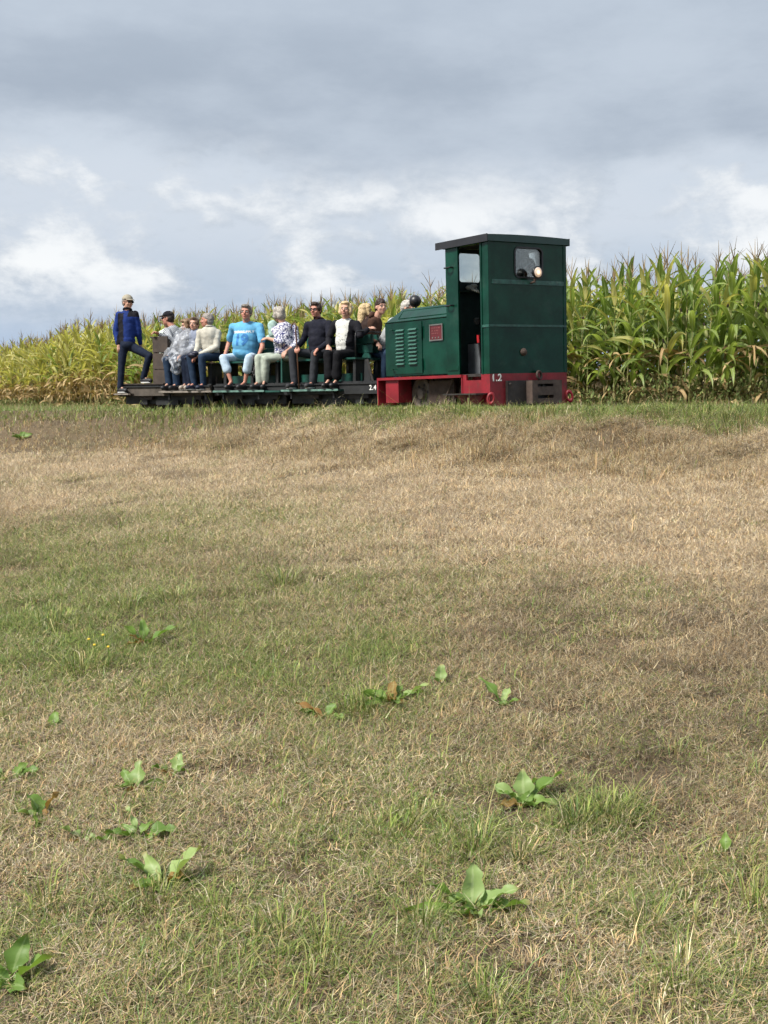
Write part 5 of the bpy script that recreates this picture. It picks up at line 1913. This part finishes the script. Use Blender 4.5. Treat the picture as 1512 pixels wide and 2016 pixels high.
def make_grass(N):
    D0, D1 = 2.2, 23.0
    u = rng.random(N)
    d = (math.sqrt(D0) + u * (math.sqrt(D1) - math.sqrt(D0))) ** 2
    hw = d * .345 + .9
    x = (rng.random(N) * 2 - 1) * hw
    y = d
    # tuft structure: pull part of the blades to clump centres
    cl = rng.random(N) < .55
    cs = .055 + .006 * d
    gx, gy = np.floor(x / cs), np.floor(y / cs)
    jx = vnoise(gx * 1.37 + .5, gy * 2.11 + .5, 71)
    jy = vnoise(gx * 2.3 + .5, gy * 1.7 + .5, 72)
    tx, ty = (gx + .15 + .7 * jx) * cs, (gy + .15 + .7 * jy) * cs
    x = np.where(cl, x + (tx - x) * .72, x)
    y = np.where(cl, y + (ty - y) * .72, y)
    # distinct tufts standing out of the sward
    tp = [(*ground_hit(px, py), r_, h_, 1.0) for px, py, r_, h_ in ((1160, 1615, .07, 1.5), (1205, 1600, .07, 1.5), (1130, 1630, .05, 1.3), (935, 1672, .05, 1.6), (830, 1830, .05, 1.6), (1480, 1780, .06, 1.5),
          (250, 1195, .12, 1.5), (340, 1185, .12, 1.5), (110, 1230, .12, 1.5), (160, 1320, .09, 1.4), (560, 1150, .09, 1.5), (640, 1880, .05, 1.4), (560, 1850, .05, 1.4), (1270, 1830, .04, 1.3), (770, 1650, .07, 1.3),
          (820, 1620, .06, 1.3), (90, 1780, .05, 1.3), (300, 1780, .07, 1.3), (430, 1800, .05, 1.2), (700, 1400, .09, 1.4), (730, 1395, .08, 1.4), (1020, 1700, .03, 1.4), (960, 1980, .05, 1.4), (1330, 1940, .05, 1.3))]
    for k in range(420):
        dd = 2.5 + 11 * rng.random() ** 1.3
        xx = (rng.random() * 2 - 1) * (dd * .345 + .4)
        tp.append((xx, dd, .025 + .03 * rng.random() + .003 * dd, .55 + .45 * rng.random(), 0.0))
    tb = []
    for cx, cy, rr, hh, fl in tp:
        m_ = int(45 + 60 * (rr / .06)) if fl else 38
        a_ = rng.random(m_) * 6.283
        r_ = rr * np.sqrt(rng.random(m_))
        tb.append(np.stack([cx + r_ * np.cos(a_), cy + r_ * np.sin(a_) * 1.2, a_, np.full(m_, hh), np.full(m_, fl), r_ / rr], 1))
    tb = np.concatenate(tb)
    nt = len(tb)
    x = np.concatenate([x, tb[:, 0]])
    y = np.concatenate([y, tb[:, 1]])
    d = np.concatenate([d, tb[:, 1]])
    N = len(x)
    cl = np.concatenate([cl, np.zeros(nt, bool)])
    jx = np.concatenate([jx, np.zeros(nt)])
    jy = np.concatenate([jy, np.zeros(nt)])
    tuft = np.concatenate([np.zeros(N - nt), tb[:, 3]])
    tgreen = np.concatenate([np.zeros(N - nt), tb[:, 4]])
    taz = np.concatenate([np.zeros(N - nt), tb[:, 2]])
    trad = np.concatenate([np.zeros(N - nt), tb[:, 5]])
    q = track_q(x, y)
    behind = sstep(-.45, -1.6, q)
    keep = (rng.random(N) > np.where(np.abs(q) < .62, .55, 0)) & (rng.random(N) > behind * .75)
    bare = fbm(x * 3.1 + 40, y * 2.3 + 7, 83, 3) - .1 * blobs(GREENS, x, y) + .10 * blobs(BROWNS, x, y)
    slope0 = sstep(1.2, 2.0, q) * (1 - sstep(3.8, 5.0, q))
    keep &= rng.random(N) > .75 * sstep(.60, .74, bare) * (1 - slope0)
    keep |= tuft > 0
    x, y, q, d, cl, jx, jy, bare, tuft, tgreen, taz, trad = (a[keep] for a in (x, y, q, d, cl, jx, jy, bare, tuft, tgreen, taz, trad))
    n = len(x)
    G = greenness(x, y, q)
    clump = vnoise(np.floor(x / .09) * 1.7 + .5, np.floor(y / .11) * 1.3 + .5, 91) - .5
    isg = rng.random(n) < np.clip(G + clump * .35 * np.minimum(1, G * 3), 0, .96)
    cellg = vnoise(np.floor(x / .25) + .5, np.floor(y / .25) + .5, 15) < np.clip(G * 1.3 + .12, 0, 1)
    isg = np.where(tuft > 0, np.where(tgreen > 0, rng.random(n) < .9, cellg & (rng.random(n) < .9)), isg)
    slope = sstep(1.3, 2.0, q) * (1 - sstep(3.7, 4.9, q))
    crest = sstep(1.9, 1.1, q)
    tus = fbm(x * 1.9, y * 1.9, 12, 3)
    Ln = np.where(isg, rng.gamma(6, .0074, n), rng.gamma(4.5, .0072, n))
    Ln *= .75 + .75 * fbm(x * 2.2 + 9, y * 2.2, 55, 3) + np.where(isg, .55 * np.clip(G - .35, 0, 1), 0)
    Ln = np.where(slope > .05, Ln * (1 + slope * (1.5 + 3.4 * np.clip(tus - .4, 0, 1) * 1.6)), Ln)
    Ln *= 1 + crest * .35
    nearrail = np.exp(-((q - .72) / .28) ** 2)
    Ln *= 1 + nearrail * (.5 + .9 * (rng.random(n) < .10))
    lying = (rng.random(n) < np.where(isg, .16, .60 * (1 - slope * .7)))
    Ln = np.where(lying, Ln * rng.uniform(.55, 1.3, n), Ln * .85)
    lying = lying & (tuft == 0)
    Ln = np.where(tuft > 0, rng.gamma(9, .0085, n) * tuft, Ln)
    th0 = np.where(lying, rng.uniform(1.0, 1.5, n), np.abs(rng.normal(0, .58, n)) + .05)
    bend = np.where(lying, rng.normal(.05, .25, n), np.abs(rng.normal(.7, .55, n)))
    az = rng.random(n) * 2 * np.pi
    wind = rng.random(n) < .35
    az = np.where(wind, rng.normal(.4, .8, n) + slope * .3, az)
    az = np.where(slope > .3, np.where(rng.random(n) < .6, rng.normal(-1.9, .9, n), az), az)
    th0 = th0 + slope * .35 * rng.random(n)
    th0 = np.where(tuft > 0, .12 + .75 * trad + rng.normal(0, .12, n), th0)
    az = np.where(tuft > 0, taz + rng.normal(0, .5, n), az)
    wd = (.0013 + .0016 * rng.random(n)) * (.75 + d * .135) * np.where(isg, 1.2, .95)
    z = ground_z(x, y) - .004
    hx, hy = np.cos(az), np.sin(az)
    px, py_ = -hy, hx
    az1 = az + rng.normal(0, .55, n)
    hx1, hy1 = np.cos(az1), np.sin(az1)
    c0, s0 = np.cos(th0), np.sin(th0)
    c1, s1 = np.cos(th0 + bend), np.sin(th0 + bend)
    base = np.stack([x, y, z + np.where(lying, .006 + .018 * rng.random(n), 0)], 1)
    mid = base + (Ln * .55)[:, None] * np.stack([hx * s0, hy * s0, c0], 1)
    tip = mid + (Ln * .5)[:, None] * np.stack([hx1 * s1, hy1 * s1, c1], 1)
    sv = np.stack([px, py_, np.zeros(n)], 1) * (wd / 2)[:, None]
    V = np.empty((n, 5, 3), np.float32)
    V[:, 0] = base + sv
    V[:, 1] = base - sv
    V[:, 2] = mid + sv * .8
    V[:, 3] = mid - sv * .8
    V[:, 4] = tip
    straw = np.array([(.56, .435, .235), (.68, .56, .34), (.45, .335, .175), (.48, .32, .165), (.30, .235, .15), (.60, .52, .36), (.36, .30, .21)])
    greens = np.array([(.18, .25, .05), (.225, .295, .065), (.145, .225, .05), (.28, .32, .085), (.16, .24, .085), (.32, .335, .11)])
    tone = fbm(x * 1.2 + 60, y * .9 + 20, 97, 3)
    si = rng.integers(0, len(straw), n)
    red = ((tone > .57) | (x / y > .02)) & (rng.random(n) < .38)
    si = np.where(red, np.where(rng.random(n) < .5, 3, 2), si)
    grit = sstep(.42, .62, fbm(x * 4.5 + 13, y * 3.2 + 29, 37, 3))
    dull = np.clip((blobs(BROWNS, x, y) * 1.3 + .9 * np.clip(.46 - tone, 0, 1) * 2.0) * (.25 + 1.1 * grit) * (1 - .7 * slope), 0, .9)
    si = np.where(rng.random(n) < dull, np.where(rng.random(n) < .55, 4, 6), si)
    gi = rng.integers(0, len(greens), n)
    C = np.where(isg[:, None], greens[gi], straw[si])
    C = np.minimum(C * (.55 + .85 * rng.random(n))[:, None], .78)
    C = np.where(isg[:, None], C, C * (1 + .34 * pale_zone(x, y, q))[:, None])
    part = isg & (rng.random(n) < .28)
    C = np.where(part[:, None], C * .55 + straw[si] * .45, C)
    crg = (crest > .5) & isg
    C = np.where(crg[:, None], C * np.array([.82, .93, 1.0]), C)
    col = np.ones((n, 5, 4), np.float32)
    col[:, :, :3] = C[:, None, :]
    tipdry = isg & (rng.random(n) < .3)
    col[tipdry, 4, :3] = straw[si[tipdry]]
    idx = (np.arange(n) * 5)[:, None]
    quad = idx + np.array([0, 1, 3, 2])
    tri = idx + np.array([2, 3, 4])
    flat = np.concatenate([quad, tri], 1).ravel()
    counts = np.tile([4, 3], n)
    o = fast_mesh('grass', V.reshape(-1, 3), flat, counts, [grass_mat()])
    a = o.data.attributes.new('col', 'FLOAT_COLOR', 'POINT')
    a.data.foreach_set('color', col.ravel())
    tag(o, 'mown mixed dry and green grass covering the field and the bank', 'grass', kind='stuff')
    return n


NG = make_grass(330000)


# short dense sward under the blades: small clumps of thatch set out over the near ground
def thatch_mat():
    m = bpy.data.materials.new('thatch_blade')
    m.use_nodes = True
    T = NT(m.node_tree)
    m.node_tree.nodes.clear()
    o = T.n('ShaderNodeOutputMaterial')
    cs = T.n('ShaderNodeAttribute', attribute_name='straw').outputs['Color']
    cg = T.n('ShaderNodeAttribute', attribute_name='green').outputs['Color']
    rn = T.n('ShaderNodeAttribute', attribute_name='rnd').outputs['Fac']
    G = T.n('ShaderNodeAttribute', attribute_name='lush', attribute_type='INSTANCER').outputs['Fac']
    D = T.n('ShaderNodeAttribute', attribute_name='dull', attribute_type='INSTANCER').outputs['Fac']
    grey = T.mix(1.0, cs, (.40, .38, .41), 'MULTIPLY')
    PA = T.n('ShaderNodeAttribute', attribute_name='pale', attribute_type='INSTANCER').outputs['Fac']
    cs = T.mix(PA, cs, T.mix(1.0, cs, (1.38, 1.40, 1.52), 'MULTIPLY'))
    c = T.mix(D, cs, grey)
    c = T.mix(T.math('LESS_THAN', rn, G), c, cg)
    d = T.n('ShaderNodeBsdfPrincipled')
    d.inputs['Roughness'].default_value = .7
    d.inputs['Specular IOR Level'].default_value = .25
    T.l(c, d.inputs['Base Color'])
    tr = T.n('ShaderNodeBsdfTranslucent')
    T.l(c, tr.inputs[0])
    mx = T.n('ShaderNodeMixShader')
    mx.inputs[0].default_value = .25
    T.l(d.outputs[0], mx.inputs[1])
    T.l(tr.outputs[0], mx.inputs[2])
    T.l(mx.outputs[0], o.inputs[0])
    return m


STRAW = np.array([(.54, .42, .22), (.64, .52, .31), (.43, .315, .165), (.46, .30, .155), (.29, .225, .145), (.57, .49, .34), (.34, .28, .195), (.21, .165, .115)])
GRN = np.array([(.19, .25, .055), (.23, .29, .07), (.15, .22, .05), (.28, .32, .09), (.17, .24, .085)])


def thatch_patch(n, half, mt):
    x = rng.normal(0, half * .52, n)
    y = rng.normal(0, half * .52, n)
    ly = rng.random(n) < .5
    L = rng.gamma(5, .0060, n) * np.where(ly, 1.35, .95)
    th = np.where(ly, rng.uniform(1.0, 1.6, n), np.abs(rng.normal(0, .6, n)))
    bd = np.where(ly, rng.normal(0, .35, n), np.abs(rng.normal(.7, .5, n)))
    az = rng.random(n) * 6.283
    a1 = az + rng.normal(0, .6, n)
    w = rng.uniform(.0011, .0026, n)
    base = np.stack([x, y, np.where(ly, .004 + .02 * rng.random(n), -.008)], 1)
    mid = base + (L * .55)[:, None] * np.stack([np.cos(az) * np.sin(th), np.sin(az) * np.sin(th), np.cos(th)], 1)
    tip = mid + (L * .5)[:, None] * np.stack([np.cos(a1) * np.sin(th + bd), np.sin(a1) * np.sin(th + bd), np.cos(th + bd)], 1)
    sv = np.stack([-np.sin(az), np.cos(az), np.zeros(n)], 1) * (w / 2)[:, None]
    V = np.stack([base + sv, base - sv, mid + sv * .8, mid - sv * .8, tip], 1)
    idx = (np.arange(n) * 5)[:, None]
    flat = np.concatenate([idx + np.array([0, 1, 3, 2]), idx + np.array([2, 3, 4])], 1).ravel()
    me = bpy.data.meshes.new('thatch')
    me.vertices.add(n * 5)
    me.vertices.foreach_set('co', V.astype(np.float32).ravel())
    me.loops.add(len(flat))
    me.loops.foreach_set('vertex_index', flat.astype(np.int32))
    me.polygons.add(n * 2)
    cnt = np.tile([4, 3], n)
    me.polygons.foreach_set('loop_start', np.concatenate([[0], np.cumsum(cnt)[:-1]]).astype(np.int32))
    me.polygons.foreach_set('loop_total', cnt.astype(np.int32))
    me.materials.append(mt)
    me.update(calc_edges=True)
    br = rng.uniform(.45, 1.35, n)
    for nm, pal in (('straw', STRAW), ('green', GRN)):
        c = np.ones((n, 5, 4), np.float32)
        c[:, :, :3] = (pal[rng.integers(0, len(pal), n)] * br[:, None])[:, None]
        at = me.attributes.new(nm, 'FLOAT_COLOR', 'POINT')
        at.data.foreach_set('color', c.ravel())
    at = me.attributes.new('rnd', 'FLOAT', 'POINT')
    at.data.foreach_set('value', np.repeat(rng.random(n), 5).astype(np.float32))
    return me


def make_thatch():
    mt = thatch_mat()
    src = bpy.data.collections.new('thatch_source')
    for k in range(7):
        src.objects.link(bpy.data.objects.new('thatch_clump', thatch_patch(1300, .15, mt)))
    pts = []
    d = 2.1
    while d < 17.5:
        sc = .85 + max(0, d - 3) * .075
        st = .178 * sc
        hw_ = d * .345 + .9
        for x in np.arange(-hw_, hw_, st):
            pts.append((x + rng.normal(0, st * .3), d + rng.normal(0, st * .3), sc))
        d += st
    p = np.array(pts)
    x, y, sc = p[:, 0], p[:, 1], p[:, 2]
    q = track_q(x, y)
    ok = q > .8
    x, y, sc, q = x[ok], y[ok], sc[ok], q[ok]
    bare = fbm(x * 3.1 + 40, y * 2.3 + 7, 83, 3) + .10 * blobs(BROWNS, x, y)
    ok = rng.random(len(x)) > .7 * sstep(.66, .78, bare)
    x, y, sc, q = x[ok], y[ok], sc[ok], q[ok]
    z = ground_z(x, y)
    e = .08
    nx_ = -(ground_z(x + e, y) - ground_z(x - e, y)) / (2 * e)
    ny_ = -(ground_z(x, y + e) - ground_z(x, y - e)) / (2 * e)
    rz = rng.random(len(x)) * 6.283
    rot = np.empty((len(x), 3), np.float32)
    for i in range(len(x)):
        m3 = Vector((nx_[i], ny_[i], 1)).to_track_quat('Z', 'Y').to_matrix() @ Matrix.Rotation(rz[i], 3, 'Z')
        rot[i] = m3.to_euler()
    G = np.clip(greenness(x, y, q) * 1.0, 0, .9)
    tone = fbm(x * 1.2 + 60, y * .9 + 20, 97, 3)
    grit = sstep(.42, .62, fbm(x * 4.5 + 13, y * 3.2 + 29, 37, 3))
    D = np.clip((blobs(BROWNS, x, y) * 1.2 + 1.5 * np.clip(.46 - tone, 0, 1) + .10) * (.15 + 1.2 * grit) * (1 - .7 * sstep(4.8, 3.9, q)) + rng.normal(0, .12, len(x)), 0, 1)
    me = bpy.data.meshes.new('thatch')
    me.vertices.add(len(x))
    me.vertices.foreach_set('co', np.stack([x, y, z], 1).astype(np.float32).ravel())
    for nm, typ, arr, key in (('rot', 'FLOAT_VECTOR', rot, 'vector'), ('size', 'FLOAT', sc, 'value'), ('lush', 'FLOAT', G, 'value'), ('dull', 'FLOAT', D, 'value'), ('pale', 'FLOAT', pale_zone(x, y, q), 'value')):
        at = me.attributes.new(nm, typ, 'POINT')
        at.data.foreach_set(key, np.ascontiguousarray(arr, np.float32).ravel())
    o = link(bpy.data.objects.new('thatch', me))
    ng = bpy.data.node_groups.new('set_out_thatch', 'GeometryNodeTree')
    ng.interface.new_socket('Geometry', in_out='INPUT', socket_type='NodeSocketGeometry')
    ng.interface.new_socket('Geometry', in_out='OUTPUT', socket_type='NodeSocketGeometry')
    N = ng.nodes
    gi, go = N.new('NodeGroupInput'), N.new('NodeGroupOutput')
    ci = N.new('GeometryNodeCollectionInfo')
    ci.inputs[0].default_value = src
    ci.inputs['Separate Children'].default_value = True
    ci.inputs['Reset Children'].default_value = True
    ip = N.new('GeometryNodeInstanceOnPoints')
    ip.inputs['Pick Instance'].default_value = True
    ar = N.new('GeometryNodeInputNamedAttribute')
    ar.data_type = 'FLOAT_VECTOR'
    ar.inputs[0].default_value = 'rot'
    asz = N.new('GeometryNodeInputNamedAttribute')
    asz.data_type = 'FLOAT'
    asz.inputs[0].default_value = 'size'
    rv = N.new('FunctionNodeRandomValue')
    rv.data_type = 'INT'
    for sck in rv.inputs:
        if sck.name == 'Max' and sck.type == 'INT':
            sck.default_value = 6
        if sck.name == 'Min' and sck.type == 'INT':
            sck.default_value = 0
    L = ng.links.new
    L(gi.outputs[0], ip.inputs['Points'])
    L(ci.outputs[0], ip.inputs['Instance'])
    L([k for k in rv.outputs if k.type == 'INT'][0], ip.inputs['Instance Index'])
    L(ar.outputs[0], ip.inputs['Rotation'])
    L(asz.outputs[0], ip.inputs['Scale'])
    L(ip.outputs[0], go.inputs[0])
    md = o.modifiers.new('set out', 'NODES')
    md.node_group = ng
    tag(o, 'short tangled straw and moss between the grass blades', 'thatch', kind='stuff')
    print('thatch clumps', len(x))


make_thatch()


# coarse grass on the level strip between the track and the corn
def make_strip(N):
    x = rng.uniform(-15, 9.5, N)
    y = rng.uniform(12, 41, N)
    q = track_q(x, y)
    ex = np.interp(x, EDGE[::-1, 0], EDGE[::-1, 1])
    ok = (q < -.6) & (y < ex + .4) & (np.abs(x) < y * .37 + .5)
    x, y, q = x[ok], y[ok], q[ok]
    n = len(x)
    z = ground_z(x, y)
    L = rng.gamma(5, .022, n)
    az = rng.random(n) * 6.283
    th = np.abs(rng.normal(0, .4, n))
    w = rng.uniform(.006, .013, n)
    b = np.stack([x, y, z - .01], 1)
    tp = b + L[:, None] * np.stack([np.cos(az) * np.sin(th), np.sin(az) * np.sin(th), np.cos(th)], 1)
    sv = np.stack([np.ones(n), np.zeros(n), np.zeros(n)], 1) * (w / 2)[:, None]
    V = np.stack([b - sv, b + sv, tp], 1)
    C = np.where((rng.random(n) < .7)[:, None], GRN[rng.integers(0, len(GRN), n)], STRAW[rng.integers(0, len(STRAW), n)]) * rng.uniform(.7, 1.15, n)[:, None]
    col = np.ones((n, 3, 4), np.float32)
    col[:, :, :3] = C[:, None]
    o = fast_mesh('verge_grass', V.reshape(-1, 3), np.arange(n * 3), np.full(n, 3), [bpy.data.materials['grass_blade']])
    at = o.data.attributes.new('col', 'FLOAT_COLOR', 'POINT')
    at.data.foreach_set('color', col.ravel())
    tag(o, 'green verge grass on the level strip between track and corn', 'grass', kind='stuff')


make_strip(230000)

# weeds and coarse grass along the foot of the corn
def make_weeds(N):
    s = S0 - 1 + (S1 - S0 + 2) * rng.random(N)
    off = -.35 + 1.6 * rng.random(N) ** 1.6
    ex = np.interp(s, es, EDGE[:, 0]) + np.interp(s, es, en[:, 0]) * off
    ey = np.interp(s, es, EDGE[:, 1]) + np.interp(s, es, en[:, 1]) * off
    bush = fbm(s * .8, s * 0 + 3.3, 23, 3)
    hgt = (.12 + .10 * sstep(0, 4, ex)) + .75 * np.clip(bush - .42, 0, 1) * 2.2
    hh = rng.random(N) * hgt * (1 - .3 * rng.random(N))
    az = rng.random(N) * 6.283
    L = rng.uniform(.04, .12, N)
    tl = rng.uniform(.2, 1.5, N)
    d = np.stack([np.cos(az) * np.sin(tl), np.sin(az) * np.sin(tl), np.cos(tl)], 1)
    sd = np.stack([-np.sin(az), np.cos(az), np.zeros(N)], 1) * (L * .22)[:, None]
    b = np.stack([ex + rng.normal(0, .06, N), ey + rng.normal(0, .06, N), ground_z(ex, ey) + hh], 1)
    V = np.stack([b, b + d * (L * .5)[:, None] + sd, b + d * L[:, None], b + d * (L * .5)[:, None] - sd], 1)
    C = np.array([(.14, .19, .06), (.18, .23, .07), (.24, .24, .09), (.32, .26, .13)])[rng.integers(0, 4, N)] * rng.uniform(.7, 1.2, N)[:, None]
    col = np.ones((N, 4, 4), np.float32)
    col[:, :, :3] = C[:, None]
    o = fast_mesh('weeds', V.reshape(-1, 3), np.arange(N * 4), np.full(N, 4), [bpy.data.materials['grass_blade']])
    a = o.data.attributes.new('col', 'FLOAT_COLOR', 'POINT')
    a.data.foreach_set('color', col.ravel())
    tag(o, 'low green weeds along the foot of the corn', 'weeds', kind='stuff')


make_weeds(52000)
